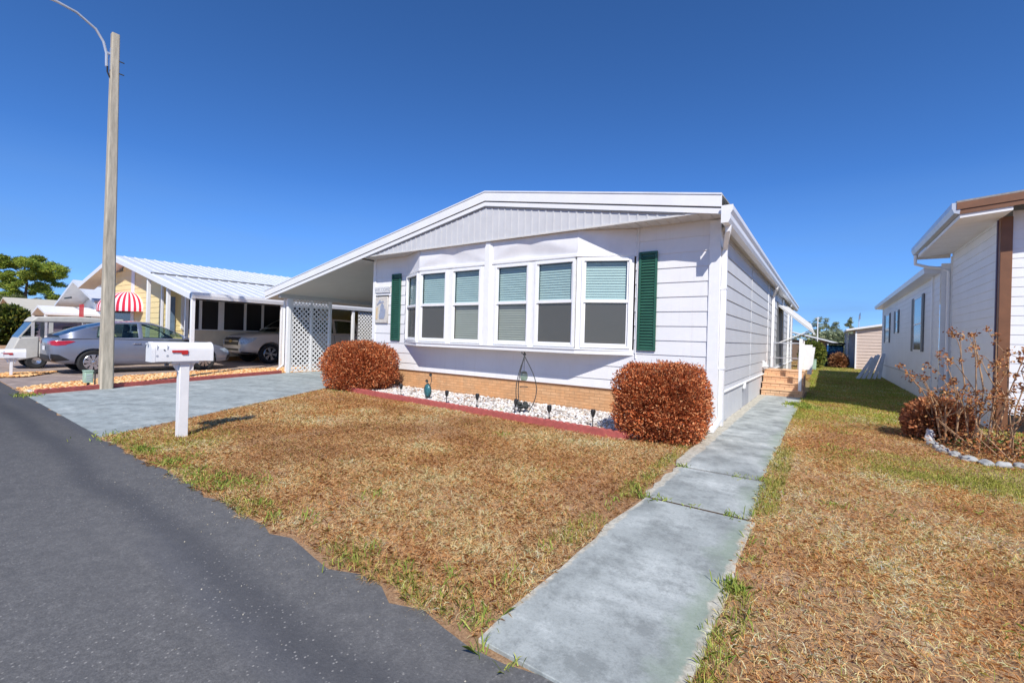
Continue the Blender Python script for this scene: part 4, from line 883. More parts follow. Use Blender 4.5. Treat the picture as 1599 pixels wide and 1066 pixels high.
    weld(rw.build("rear_window", 'gcar', t, local=True)); weld(ws.build("windscreen", 'gcar', t, local=True))
    # seats
    for x, y in ((-.36, grille['seat']), (.36, grille['seat'])):
        s = MB().box(x - .24, x + .24, y - .25, y + .25, .40, .62).obox((x, y - .22, .60), XA, YA, Vector((0, -.2, 1)).normalized(), (-.23, .23), (-.07, .07), (0, .52)).obox((x, y - .34, 1.15), XA, YA, Z, (-.12, .12), (-.05, .05), (0, .17)).build("seat", 'seat', t, local=True, bevel=.03, seg=2)
    MB().box(-.62, .62, grille['seat'] - 1.15, grille['seat'] - .75, .40, 1.0).build("rear_seat", 'seat', t, local=True, bevel=.04)
    MB().box(-.66, .66, grille['seat'] + .55, grille['seat'] + .95, belt[0] - .25, belt[0] + .01).build("dashboard", 'seat', t, local=True, bevel=.03)
    # wheels
    hw = max(q[4] for q in L)
    for ay in axles:
        for sx in (-1, 1):
            ox = sx * (hw - tw / 2 - .012)
            ri = tr * .66
            w = MB().lathe([(ri, -tw * .42), (tr * .9, -tw / 2), (tr * .98, -tw * .36), (tr, -tw * .2), (tr, tw * .2), (tr * .98, tw * .36), (tr * .9, tw / 2), (ri, tw * .42), (ri, -tw * .42)], (ox, ay, tr), 'x', 36).build("wheel", 'tyre', t, local=True)
            rm = MB().lathe([(ri, -.02), (ri, .0), (ri * .93, .012), (ri * .88, -.03)], (ox + 0, ay, tr), 'x', 36)
            k0 = len(rm.v); ns = grille['spokes']
            for k in range(ns):
                a = 2 * PI * k / ns + .2; d = Vector((0, math.cos(a), math.sin(a))); e = Vector((0, -math.sin(a), math.cos(a)))
                rm.prism([Vector((ox, ay, tr)) + d * ri * .12 + e * .022, Vector((ox, ay, tr)) + d * ri * .95 + e * grille['sw'], Vector((ox, ay, tr)) + d * ri * .95 - e * grille['sw'], Vector((ox, ay, tr)) + d * ri * .12 - e * .022], (.016, 0, 0))
            rm.lathe([(0, .03), (ri * .22, .026), (ri * .26, .0)], (ox, ay, tr), 'x', 18)
            for i in range(len(rm.v)):
                q = rm.v[i]; rm.v[i] = (ox + sx * (tw * .40 + (q[0] - ox)), q[1], q[2])
            rm.build("rim", 'chrome', w, local=True)
            MB().lathe([(0, 0), (ri * .98, 0)], (ox + sx * .02, ay, tr), 'x', 24).build("brake_disc", 'black', w, local=True)
    def patch(nm, mat, outline, axis, sgn, off=.008, n=10, parent=t):
        """outline polygon in (u,z) projected on the body along an axis"""
        us = [p[0] for p in outline]; zs = [p[1] for p in outline]; g = MB(); H_ = {}
        N_ = n * 2; u0, u1, z0, z1 = min(us), max(us), min(zs), max(zs)
        # rows between lower and upper edge of the outline at each u
        def span(u):
            hit = []
            for (a, za), (b, zb) in zip(outline, outline[1:] + outline[:1]):
                if abs(a - b) > 1e-6 and min(a, b) - 1e-6 <= u <= max(a, b) + 1e-6: hit.append(za + (zb - za) * (u - a) / (b - a))
            return (min(hit), max(hit)) if hit else None
        grid = []
        for i in range(N_ + 1):
            u = u0 + (u1 - u0) * i / N_; s = span(min(max(u, u0 + 1e-4), u1 - 1e-4)); row = []
            for j in range(n + 1):
                z = s[0] + (s[1] - s[0]) * j / n
                o_, d_ = (Vector((sgn * 3, u, z)), Vector((-sgn, 0, 0))) if axis == 'x' else (Vector((u, sgn * 5, z)), Vector((0, -sgn, 0)))
                h = bvh.ray_cast(o_, d_); row.append(None if h[0] is None else h[0] - d_ * off)
            grid.append(row)
        idx = {}
        for i in range(N_ + 1):
            for j in range(n + 1):
                if grid[i][j] is not None: idx[i, j] = len(g.v); g.v.append(tuple(grid[i][j]))
        for i in range(N_):
            for j in range(n):
                k = [(i, j), (i + 1, j), (i + 1, j + 1), (i, j + 1)]
                if all(q in idx for q in k): g.f.append(tuple(idx[q] for q in k))
        if g.f: return g.build(nm, mat, parent, local=True, smooth=50)
    return t, patch, bvh
SD_L = [(-2.06, .40, .80, .84, .60), (-2.02, .32, .90, .95, .74), (-1.85, .26, .935, .985, .81), (-1.25, .22, .945, .99, .85), (-.4, .19, .93, .96, .86), (.5, .19, .905, .93, .86), (1.0, .19, .885, .925, .86), (1.5, .20, .835, .89, .85), (1.85, .21, .74, .79, .81), (2.10, .24, .62, .67, .70), (2.19, .30, .54, .58, .52)]
SD_C = [(-1.88, -1.90, 1.0), (-1.50, -1.46, 1.19), (-1.20, -1.14, 1.30), (-.86, -.82, 1.385), (-.30, -.30, 1.425), (-.20, -.20, 1.425), (.25, .05, 1.40), (.60, .30, 1.31), (.86, .62, 1.16), (1.03, .98, .96)]
sed, patch, bvh = car("sedan_car", "blue-grey sedan parked behind the concrete street lamp, red tail light towards the road", "car", (-15.385, -2.86, .012), 0, 'sedan', SD_L, SD_C, (2, 3, 5, 6, 7), .57, (.935, .80), 1.43, (-1.25, 1.33), .315, .20,
    dict(roof=(3, 6), seat=.05, spokes=9, sw=.045), arch=.355)
for s in (1, -1):
    patch("tail_light", 'redlamp', [(-2.05, .77), (-1.95, .75), (-1.80, .77), (-1.60, .865), (-1.72, .885), (-2.05, .865)], 'x', s)
    patch("tail_light", 'redlamp', [(s * .38, .79), (s * .80, .77), (s * .80, .88), (s * .38, .86)], 'y', -1)
    patch("bumper_insert", 'black', [(-2.05, .33), (-1.86, .36), (-1.70, .38), (-1.90, .52), (-2.05, .54)], 'x', s)
    patch("headlight", 'lens', [(1.75, .66), (1.92, .55), (2.12, .53), (2.12, .62), (1.95, .69)], 'x', s)
    patch("fog_recess", 'black', [(1.98, .30), (2.12, .31), (2.12, .47), (2.02, .46)], 'x', s)
    MB().box(s * .88 - .08, s * .88 + .08, .72, .84, .93, 1.04).build("mirror", 'sedan', sed, local=True, bevel=.03, seg=2)
    for y in (-.15, .78): patch("door_gap", 'black', [(y - .007, .25), (y + .007, .25), (y + .007, .90), (y - .007, .90)], 'x', s, .003, 6)
    for y in (-.35, .55): MB().box(s * .865 - .012, s * .865 + .012, y - .09, y + .09, .80, .825).build("door_handle", 'chrome', sed, local=True, bevel=.006)
patch("bumper_insert", 'black', [(-.62, .34), (.62, .34), (.55, .50), (-.55, .50)], 'y', -1); patch("licence_plate", 'trim', [(-.16, .62), (.16, .62), (.16, .73), (-.16, .73)], 'y', -1)
SV_L = [(-2.55, .50, 1.10, 1.14, .82), (-2.50, .42, 1.20, 1.24, .93), (-2.2, .36, 1.22, 1.26, .97), (-1.3, .34, 1.22, 1.25, .98), (0, .33, 1.20, 1.23, .98), (1.2, .33, 1.17, 1.22, .98), (1.7, .34, 1.14, 1.21, .975), (2.2, .35, 1.09, 1.17, .95), (2.48, .36, 1.00, 1.10, .90), (2.60, .40, .90, 1.00, .80), (2.64, .46, .84, .92, .70)]
SV_C = [(-2.45, -2.42, 1.25), (-2.40, -2.30, 1.78), (-2.25, -2.15, 1.84), (-1.2, -1.2, 1.87), (-1.08, -1.08, 1.87), (-.1, -.1, 1.88), (.0, .0, 1.88), (.75, .35, 1.84), (1.05, .72, 1.62), (1.32, 1.26, 1.22)]
suv, patch, bvh = car("suv_car", "champagne sport utility vehicle parked nose out under the white carport", "car", (-17.19, 2.95, .012), PI, 'suv', SV_L, SV_C, (2, 4, 6, 7), .74, (1.19, .93), 1.88, (-1.33, 1.62), .385, .26,
    dict(roof=(2, 7), seat=-.1, spokes=6, sw=.06), arch=.45)
patch("grille", 'black', [(-.58, .70), (.58, .70), (.62, 1.0), (-.62, 1.0)], 'y', 1, .012)
patch("grille_bar", 'chrome', [(-.58, .835), (.58, .835), (.58, .875), (-.58, .875)], 'y', 1, .026, 4)
patch("grille_bar", 'chrome', [(-.60, .985), (.60, .985), (.60, 1.01), (-.60, 1.01)], 'y', 1, .026, 4)
patch("grille_bar", 'chrome', [(-.56, .69), (.56, .69), (.56, .71), (-.56, .71)], 'y', 1, .026, 4)
patch("badge", 'gold', [(-.13, .825), (-.05, .825), (-.05, .80), (.05, .80), (.05, .825), (.13, .825), (.13, .885), (.05, .885), (.05, .91), (-.05, .91), (-.05, .885), (-.13, .885)], 'y', 1, .035, 6)
patch("lower_intake", 'black', [(-.6, .50), (.6, .50), (.6, .58), (-.6, .58)], 'y', 1, .012)
for s in (1, -1):
    patch("headlight", 'lens', [(s * .62, .74), (s * .84, .76), (s * .84, .99), (s * .62, 1.0)], 'y', 1, .012)
    patch("headlight", 'lens', [(2.30, .84), (2.50, .76), (2.60, .76), (2.60, .97), (2.12, 1.0)], 'x', s, .012)
    patch("fog_light", 'lens', [(s * .62, .50), (s * .74, .50), (s * .74, .58), (s * .62, .58)], 'y', 1, .014, 5)
    patch("lower_cladding", 'black', [(2.1, .37), (2.6, .41), (2.6, .47), (2.1, .42)], 'x', s, .006)
    MB().box(s * 1.05 - .10, s * 1.05 + .10, .95, 1.08, 1.16, 1.36).build("mirror", 'suv', suv, local=True, bevel=.03, seg=2)
    for y in (.95, -.15, -1.1): patch("door_gap", 'black', [(y - .008, .40), (y + .008, .40), (y + .008, 1.15), (y - .008, 1.15)], 'x', s, .003, 6)
# covered golf cart (faces the road)
GC = T("covered_golf_cart", "golf cart under a tan canvas cover with clear windows, behind the sedan", "golf cart", (-17.9, -4.2, .01), None, 0)
X0, X1 = -18.55, -17.3
side = [(-5.38, .32), (-5.20, .24), (-4.72, .34), (-3.05, .34), (-2.95, .9), (-2.95, 1.5), (-4.70, 1.52), (-4.86, 1.40), (-5.16, .90)]
def skin(x): return [(x, y, z) for y, z in side]
mb = MB()
mb.prism([(X0, -5.36, .30), (X0, -5.20, .24), (X0, -4.74, .34), (X0, -4.74, .94), (X0, -5.14, .90)], (X1 - X0, 0, 0))
mb.prism([(X0, -3.7, .34), (X0, -2.95, .34), (X0, -2.95, .95), (X0, -3.7, .95)], (X1 - X0, 0, 0))
mb.prism([(X0, -4.74, .34), (X0, -3.7, .34), (X0, -3.7, .80), (X0, -4.74, .80)], (X1 - X0, 0, 0))
mb.build("canvas_skirt", 'tan', GC, bevel=.03, seg=2)
MB().prism([(X0 - .03, -4.92, 1.36), (X0 - .03, -2.85, 1.38), (X0 - .03, -2.85, 1.52), (X0 - .03, -4.0, 1.56), (X0 - .03, -4.80, 1.52)], (X1 - X0 + .06, 0, 0)).build("canopy", 'tan', GC, bevel=.04, seg=3)
mb = MB()
mb.sheet([(X0 + .05, -5.15, .905), (X1 - .05, -5.15, .905), (X1 - .05, -4.88, 1.37), (X0 + .05, -4.88, 1.37)])
for x in (X1 - .01, X0 + .01): mb.sheet([(x, -5.08, .92), (x, -4.74, .95), (x, -3.72, .95), (x, -3.72, 1.36), (x, -4.84, 1.36)])
mb.each("clear_window", 'vinyl', GC, smooth=0)
MB().box(X1 - .03, X1 + .006, -4.55, -4.46, .8, 1.36).box(X1 - .03, X1 + .006, -3.75, -3.62, .8, 1.36).box(X0 - .006, X0 + .03, -4.55, -4.46, .8, 1.36).obox((X1 - .02, -5.12, .9), Vector((0, .28, .47)).normalized(), XA, Vector((0, -.47, .28)).normalized(), (0, .55), (-.03, .026), (0, .03)).each("canvas_strip", 'tan', GC)
MB().box(X0 + .2, X1 - .2, -4.1, -3.75, .80, 1.25).build("seat", 'seat', GC, bevel=.04)
for x in (X0 + .08, X1 - .10):
    for y in (-4.78, -3.25):
        w = MB().lathe([(.10, -.08), (.19, -.09), (.225, -.05), (.225, .05), (.19, .09), (.10, .08), (.1, -.08)], (x, y, .235), 'x', 24).build("wheel", 'tyre', GC)
        MB().lathe([(0, .0), (.06, .02), (.11, .03), (.11, -.02)], (x + .05, y, .235), 'x', 18).build("rim", 'chrome', w)
# ------------------------------------------------------------------ street lamp, boxes, mailboxes
SL = T("street_lamp", "tall square concrete street lamp post with curved metal arm beside the driveway", "street lamp", (-10.77, -4.68, 0))
def frustum(cx, cy, a, b, z0, z1, ch=.22):
    vs = []
    for z, w in ((z0, a), (z1, b)):
        h = w / 2; c = w * ch * .5
        vs += [(cx + x, cy + y, z) for x, y in ((-h + c, -h), (h - c, -h), (h, -h + c), (h, h - c), (h - c, h), (-h + c, h), (-h, h - c), (-h, -h + c))]
    return MB().add(vs, [tuple(range(7, -1, -1)), tuple(range(8, 16))] + [(i, (i + 1) % 8, 8 + (i + 1) % 8, 8 + i) for i in range(8)])
frustum(-10.77, -4.68, .215, .125, -.05, 7.32).build("post", 'conc', SL, smooth=0)
arm = MB().tube([(-10.77, -4.805, 6.60), (-10.77, -4.81, 6.86), (-10.77, -4.86, 7.07), (-10.77, -4.98, 7.26), (-10.77, -5.26, 7.42), (-10.77, -5.55, 7.46), (-10.77, -5.78, 7.44)], .024, 10).build("arm", 'galv', SL)
MB().box(-10.79, -10.75, -4.80, -4.735, 6.86, 6.90).box(-10.80, -10.74, -4.755, -4.735, 6.55, 7.0).each("bracket", 'galv', arm)
MB().tube([(-10.77, -4.79, 6.62), (-10.77, -4.79, 6.50), (-10.77, -4.75, 6.40)], .016, 6).build("cable", 'black', SL)
hd = MB().prism([(-10.87, -5.70, 7.42), (-10.67, -5.70, 7.42), (-10.64, -6.15, 7.43), (-10.70, -6.30, 7.44), (-10.84, -6.30, 7.44), (-10.90, -6.15, 7.43)], (0, 0, .10)).build("lamp_head", 'galv', SL, bevel=.03, seg=2)
MB().ball((-10.77, -6.08, 7.42), .10, 1, 1.2, .6).build("lens", 'lens', hd)
for z in (6.75, 6.5): MB().tube([(-10.66, -4.63, z), (-10.66, -4.55, z)], .012, 6).build("bolt", 'iron', SL)
mb = MB(); mb.tube([(-10.86, -4.83, 0), (-10.86, -4.83, .36)], .014, 6); mb.build("conduit", 'iron', SL)
JB = T("junction_box", "small pale green electrical box standing at the foot of the concrete lamp post", "electrical box", (-11.02, -4.88, 0))
MB().box(-11.12, -10.93, -4.97, -4.84, .13, .36).build("box", 'ubox', JB, bevel=.008); MB().box(-11.13, -10.92, -4.98, -4.83, .361, .38).build("lid", 'ubox', JB, bevel=.005); MB().box(-11.05, -11.0, -4.92, -4.88, 0, .13).build("leg", 'iron', JB)
for k in range(3): MB().box(-10.9295, -10.925, -4.95, -4.86, .18 + k * .05, .20 + k * .05).build("louvre", 'galv', JB)
def mailbox(nm, label, x, y, zb, zt, ln, post_w, sc=1.0):
    t = T(nm, label, "mailbox", (x, y, 0))
    h = zt - zb; w = h * .86; r = w / 2; n = 14
    prof = [(-r, zb), (r, zb), (r, zt - r)] + [(r * math.cos(PI * k / n), zt - r + r * math.sin(PI * k / n)) for k in range(1, n)] + [(-r, zt - r)]
    y0 = y - ln * .53; y1 = y0 + ln
    bx = MB().prism([(x + a, y0 + .012, z) for a, z in prof], (0, ln - .02, 0)).build("box", 'trim', t, smooth=40)
    pr2 = [(a * 1.03, zb - .004 + (z - zb) * 1.03) for a, z in prof]
    MB().prism([(x + a, y1 - .03, z) for a, z in pr2], (0, .025, 0)).build("rear_rim", 'trim', bx, smooth=40)
    MB().prism([(x + a, y0 - .016, z) for a, z in pr2], (0, .034, 0)).build("door", 'trim', bx, smooth=40)
    MB().box(x - .012, x + .012, y0 - .045, y0 - .016, zt - .035, zt - .012).build("latch", 'galv', bx, bevel=.003)
    f = MB().prism([(x + r + .004, y - .145, zb + h * .58), (x + r + .004, y + .01, zb + h * .58), (x + r + .004, y + .01, zb + h * .36), (x + r + .004, y - .05, zb + h * .36), (x + r + .004, y - .055, zb + h * .46), (x + r + .004, y - .145, zb + h * .47)], (.008, 0, 0)).build("flag", 'redflag', bx, smooth=0)
    MB().tube([(x + r + .001, y0 + .10, zb + h * .60), (x + r + .008, y0 + .10, zb + h * .60)], .007, 8).build("flag_pivot", 'iron', bx)
    for yy in (y0 + .035, y0 + .13):
        MB().tube([(x + r + .001, yy, zb + h * .30), (x + r + .003, yy, zb + h * .30)], .012, 12).build("rivet", 'galv', bx)
        MB().box(x + r * .995, x + r + .004, yy - .003, yy + .003, zb + h * .62, zb + h * .86).build("strap", 'galv', bx)
    pw = post_w / 2
    MB().box(x - pw, x + pw, y - pw, y + pw, -.05, zb - .025).build("post", 'trim', t, bevel=.004)
    MB().box(x - r * .8, x + r * .8, y - ln * .22, y + ln * .22, zb - .025, zb - .001).prism([(x - .02, y - .05, zb - .025), (x - .02, y - ln * .2, zb - .025), (x - .02, y - .05, zb - .14)], (.04, 0, 0)).prism([(x - .02, y + .05, zb - .025), (x - .02, y + ln * .2, zb - .025), (x - .02, y + .05, zb - .14)], (.04, 0, 0)).build("bracket", 'trim', t)
    return t
mailbox("mailbox", "white roadside mailbox with red flag on a square white post, at the lawn edge", -4.87, -5.28, .915, 1.135, .60, .098)
mailbox("mailbox", "distant white mailbox on a thin post at the far left edge", -14.75, -5.55, .47, .68, .5, .05)
wp = T("white_post", "slim white post standing behind the sedan in front of the yellow house", "post", (-17.2, -1.15, 0))
MB().box(-17.27, -17.17, -1.20, -1.10, 0, 2.62).build("shaft", 'trim', wp, bevel=.005)

# ------------------------------------------------------------------ ornaments in the pebble bed
def torch(x, y, lean, label):
    t = T("solar_torch", label, "garden light", (x, y, 0), "solar torches along the red edging")
    d = Vector((lean[0], lean[1], 1)).normalized()
    MB().tube([Vector((x, y, -.02)), Vector((x, y, 0)) + d * .19], .0075, 6).build("stake", 'black', t)
    s = MB().lathe([(.008, .0), (.018, .012), (.030, .05), (.036, .085), (.035, .10), (.030, .115), (.0, .118)], (0, 0, 0), 'z', 12)
    m = d.to_track_quat('Z', 'Y').to_matrix(); s.v = [tuple(Vector((x, y, 0)) + d * .18 + m @ Vector(q)) for q in s.v]
    s.build("lamp_head", 'black', t)
    c = MB()
    for k in range(6):
        a = 2 * PI * k / 6; p = [Vector((.0375 * math.cos(a + q), .0375 * math.sin(a + q), h)) for q, h in ((-.2, .03), (.2, .03), (.2, .09), (-.2, .09))]
        p = [q * (.86 if q.z < .05 else 1.0) if True else q for q in p]
        c.add([tuple(Vector((x, y, 0)) + d * .18 + m @ q) for q in p], [(0, 1, 2, 3)])
    c.build("cage", 'iron', t, smooth=0)
TL_ = ["solar torch stake at the left end of the bed, half behind the big rust-brown bush", "solar torch stake just right of the blue-green oval ornament", "solar torch stake midway between the oval ornament and the wire lantern stand",
       "solar torch stake standing right in front of the wire lantern stand", "solar torch stake just right of the wire lantern stand", "solar torch stake nearest the boxy rust-brown bush by the walkway"]
for (x, y, lx, ly), lb in zip([(-5.66, -1.27, .0, .0), (-4.30, -1.38, .06, 0), (-3.63, -1.31, .04, 0), (-2.80, -1.36, .14, .04), (-2.03, -1.53, .0, 0), (-1.36, -1.44, .02, 0)], TL_): torch(x, y, (lx, ly), lb)
HS_ = T("lantern_stand", "tall teardrop wire stand with hanging glass lantern and bird finial", "lantern stand", (-2.79, -1.1, 0))
cx, cy = -2.79, -1.1; mb = MB(); top = 1.0
for k in range(3):
    a = 2 * PI * k / 3 + .5; pts = []
    for i in range(17):
        s = i / 16; r = .20 * math.sin(PI * min(1, s * 1.02)) ** .9 * (1 - .35 * s) * 1.25 + .05 * (1 - s) ** 3; pts.append((cx + r * math.cos(a), cy + r * math.sin(a), s * top))
    mb.tube(pts, .0075, 6)
    mb.tube([(cx + .05 * math.cos(a), cy + .05 * math.sin(a), 0), (cx + .16 * math.cos(a), cy + .16 * math.sin(a), -.01)], .008, 6)
mb.tube([(cx + .12 * math.cos(2 * PI * k / 20), cy + .12 * math.sin(2 * PI * k / 20), .16) for k in range(21)], .006, 6)
mb.tube([(cx + .07 * math.cos(2 * PI * k / 20), cy + .07 * math.sin(2 * PI * k / 20), .47) for k in range(21)], .005, 6)
mb.build("frame", 'iron', HS_)
mb = MB(); mb.tube([(cx, cy, 1.0), (cx, cy, .72)], .004, 5); mb.build("hook", 'iron', HS_)
MB().ball((cx, cy, 1.02), .022, 1.5, 1, 1).prism([(cx - .03, cy, 1.03), (cx - .07, cy + .005, 1.06), (cx - .055, cy - .005, 1.02)], (0, .006, 0)).prism([(cx + .0, cy - .02, 1.03), (cx + .03, cy - .055, 1.065), (cx + .03, cy - .01, 1.03)], (0, .008, 0)).build("bird", 'iron', HS_)
MB().lathe([(.0, .58), (.045, .58), (.062, .61), (.066, .65), (.055, .69), (.048, .70)], (cx, cy, 0), 'z', 18).build("glass_jar", 'jar', HS_)
MB().lathe([(.05, .70), (.055, .715), (.03, .735), (0, .735)], (cx, cy, 0), 'z', 18).build("jar_lid", 'iron', HS_)
ft = MB(); 
for k in range(8):
    a = k * 2 * PI / 8; ft.ball((cx + .06 * math.cos(a), cy + .06 * math.sin(a), .13 + .03 * (k % 3)), .045, 1, 1, .7, 8, 5)
ft.build("dried_pot", 'iron', HS_)
OR = T("garden_ornament", "blue-green oval glass ornament topped with metal flowers on a stake", "ornament", (-5.05, -1.12, 0))
ox, oy = -5.05, -1.12
MB().ball((ox, oy, .20), .105, .85, .55, 1.25, 20, 12).build("glass_oval", 'teal', OR)
mb = MB(); 
for k in range(20):
    a = 2 * PI * k / 20; b = 2 * PI * (k + 1) / 20; mb.tube([(ox + .095 * math.cos(a), oy, .20 + .135 * math.sin(a)), (ox + .095 * math.cos(b), oy, .20 + .135 * math.sin(b))], .009, 5)
mb.tube([(ox - .02, oy, .07), (ox - .03, oy, -.02)], .008, 5); mb.tube([(ox + .02, oy, .33), (ox - .02, oy, .38)], .007, 5); mb.tube([(ox + .06, oy, .30), (ox + .10, oy, .40), (ox + .08, oy, .50)], .007, 5)
mb.build("stake", 'iron', OR)
for (fx, fz, r) in ((-.02, .385, .05), (.08, .515, .05)):
    mb = MB()
    for k in range(6):
        a = 2 * PI * k / 6; c = Vector((ox + fx, oy, fz)); d = Vector((math.cos(a), -.3, math.sin(a) * .8 + .1)) * r; e = Vector((-math.sin(a), 0, math.cos(a))) * r * .35
        mb.add([c, c + d * .6 + e, c + d, c + d * .6 - e], [(0, 1, 2, 3)])
    mb.build("flower", 'iron', OR, smooth=0)

# ------------------------------------------------------------------ shrubs and trees
RUST = [srgb(212, 124, 74), srgb(194, 104, 58), srgb(224, 144, 92), srgb(168, 86, 48), srgb(232, 168, 118), srgb(142, 72, 42), srgb(120, 62, 38)]
def bush(name, label, c, rad, n, pw, seed, lsz=.045, pal=RUST, cat="bush", zlo=.03, stems=12):
    global RNG
    RNG = np.random.default_rng(seed); t = T(name, label, cat, (c[0], c[1], 0))
    th = RNG.uniform(0, 2 * PI, n); ph = np.arccos(RNG.uniform(-.95, 1, n)); d = np.stack([np.sin(ph) * np.cos(th), np.sin(ph) * np.sin(th), np.cos(ph)], 1)
    R = np.array(rad); s = (np.abs(d / R) ** pw).sum(1) ** (-1 / pw)
    lump = np.array([noise.noise(Vector(q) * 3.2 + Vector((seed, 0, 0))) for q in d]) * .11 + np.array([noise.noise(Vector(q) * 8 + Vector((0, seed, 0))) for q in d]) * .085 + np.array([noise.noise(Vector(q) * 17 + Vector((0, 0, seed))) for q in d]) * .06
    dep = 1 - .30 * RNG.random(n) ** 2.2; r = s * (1 + lump) * dep + RNG.normal(size=n) * .012
    n2 = n // 4; r[:n2] *= RNG.uniform(.35, .9, n2)
    P = d * r[:, None] + np.array(c); ok = P[:, 2] > zlo; P = P[ok]; d = d[ok]; dep = dep[ok]
    big = np.array([noise.noise(Vector(q) * 4.5) for q in P])
    col = pick(pal, len(P), .16) * (1 + .25 * big[:, None]); col = np.clip(col, .004, 1)
    lsz = lsz * np.where(np.arange(len(ok))[ok] < n2, 1.7, 1.0)
    V, F, K = leaf_arrays(P, RNG.uniform(.6, 1.3, len(P)) * lsz, RNG.uniform(.6, 1.2, len(P)) * lsz * .55, col, 0, d * .9 + np.array([0, 0, .35]))
    npmesh("foliage", V, F, 'leaf', K, t, OFF[t.name])
    mb = MB(); r_ = random.Random(seed)
    for k in range(stems):
        a = r_.uniform(0, 2 * PI); b = Vector((c[0] + .12 * math.cos(a), c[1] + .12 * math.sin(a), 0)); q = Vector((c[0] + rad[0] * .7 * math.cos(a) * r_.uniform(.3, 1), c[1] + rad[1] * .7 * math.sin(a) * r_.uniform(.3, 1), c[2] + rad[2] * r_.uniform(.1, .6)))
        mb.tube([b, (b + q) / 2 + Vector((r_.uniform(-.05, .05), r_.uniform(-.05, .05), 0)), q], [.016, .011, .005], 5)
    for k in range(16):
        a = r_.uniform(0, 2 * PI); q = Vector((c[0] + rad[0] * .7 * math.cos(a), c[1] + rad[1] * .7 * math.sin(a), c[2] + rad[2] * .8)); mb.tube([q, q + Vector((r_.uniform(-.05, .08), r_.uniform(-.05, .05), rad[2] * r_.uniform(.2, .38)))], [.004, .002], 4)
    mb.build("stem", 'bark', t)
    return t
bush("dead_bush", "rounded rust-brown dead bush beside the driveway at the left end of the pebble bed", (-7.40, -.98, .52), (.78, .76, .56), 44000, 2.7, 11, .042)
bush("dead_bush", "boxy rust-brown dead bush beside the walkway at the house corner", (-.42, -1.32, .485), (.545, .53, .485), 46000, 4.4, 23, .034)
bush("brown_bush", "low ferny brown bush behind the bare dried stems, against the right-hand house", (2.68, 1.40, .25), (.36, .34, .31), 8000, 2.2, 31, .06, [srgb(200, 132, 88), srgb(172, 108, 72), srgb(146, 92, 62), srgb(214, 156, 110)])
GRN = [srgb(120, 130, 52), srgb(92, 108, 44), srgb(150, 150, 70), srgb(74, 90, 40)]
bush("green_bush", "olive green bush behind the utility cabinet at the back", (.75, 24.2, .75), (.62, .6, .8), 5000, 2.2, 41, .13, GRN)
bush("dried_grass_clump", "brown dried ornamental grass in front of the black cart", (2.05, 26.0, .36), (.42, .4, .46), 2600, 2, 43, .16, [srgb(150, 100, 66), srgb(120, 84, 58), srgb(176, 128, 88)], "grass clump")
bush("hedge_shrub", "dark green leafy shrub at the far left edge behind the distant mailbox", (-39.5, -3.1, 1.0), (1.6, 1.1, 1.25), 7000, 2.3, 47, .28, [srgb(96, 108, 40), srgb(60, 76, 30), srgb(140, 140, 60), srgb(40, 52, 24)], "shrub")
# dried hydrangea: bare canes with brown flower heads
HY = T("dried_shrub", "tall bare stems with dried brown flower heads by the right-hand house", "shrub", (3.1, .75, 0))
r_ = random.Random(12); mb = MB(); HP = []
def cane(b, q, r, lvl):
    mid = (b + q) / 2 + Vector((r_.uniform(-.08, .08), r_.uniform(-.08, .08), r_.uniform(0, .08))); pts = [b, b.lerp(mid, .5) + Vector((r_.uniform(-.02, .02),) * 3), mid, mid.lerp(q, .5) + Vector((r_.uniform(-.025, .025),) * 3), q]
    mb.tube(pts, [r, r * .9, r * .75, r * .6, r * .35], 5)
    for k in range(r_.randint(2, 4)): HP.append((pts[r_.choice((2, 3, 3))] + Vector((r_.uniform(-.02, .02),) * 3), .022))
    HP.append((q, r_.choice((.05, .065, .04, .08))))
    if lvl:
        for k in range(r_.randint(1, 3)):
            s = pts[r_.choice((1, 2, 3))]; d = (q - b); e = s + Vector((r_.uniform(-.35, .35), r_.uniform(-.3, .3), d.z * r_.uniform(.2, .45))); cane(s, e, r * .55, lvl - 1)
for k in range(26):
    u = k / 25; b = Vector((2.66 + 1.05 * u + r_.uniform(-.12, .12), 1.02 - .75 * u + r_.uniform(-.15, .25), 0)); h = r_.choice((.7, .9, 1.1, 1.3, 1.5, 1.62))
    if k < 3: h = .9
    cane(b, b + Vector((r_.uniform(-.32, .30) - (.22 if k < 3 else 0), r_.uniform(-.30, .25), h)), .011, 1)
for k in range(22):
    b = Vector((2.8 + r_.uniform(0, 1.0), .6 + r_.uniform(-.5, .4), .02)); mb.tube([b, b + Vector((r_.uniform(-.4, .4), r_.uniform(-.3, .3), r_.uniform(.05, .4)))], [.009, .004], 5)
mb.build("cane", 'twig', HY)
P = []; 
for p, s in HP:
    for k in range(int(18 * s / .05)): P.append((p.x + r_.gauss(0, s * .45), p.y + r_.gauss(0, s * .45), p.z + r_.gauss(0, s * .45)))
for k in range(1500): P.append((3.15 + r_.gauss(0, .33), .55 + r_.gauss(0, .28), abs(r_.gauss(0, .16)) + .02))
P = np.array(P); RNG = np.random.default_rng(3)
V, F, K = leaf_arrays(P, RNG.uniform(.02, .05, len(P)), RNG.uniform(.015, .035, len(P)), pick([srgb(178, 116, 72), srgb(150, 92, 58), srgb(196, 138, 84), srgb(120, 76, 50), srgb(206, 160, 104)], len(P), .15))
npmesh("dried_flower", V, F, 'leaf', K, HY, OFF[HY.name])
P = np.stack([RNG.uniform(2.45, 3.6, 2600), RNG.uniform(.0, 1.9, 2600), np.abs(RNG.normal(0, .035, 2600)) + .01], 1); k_ = P[:, 1] > 1.15 - .95 * (P[:, 0] - 2.5); P = P[k_]
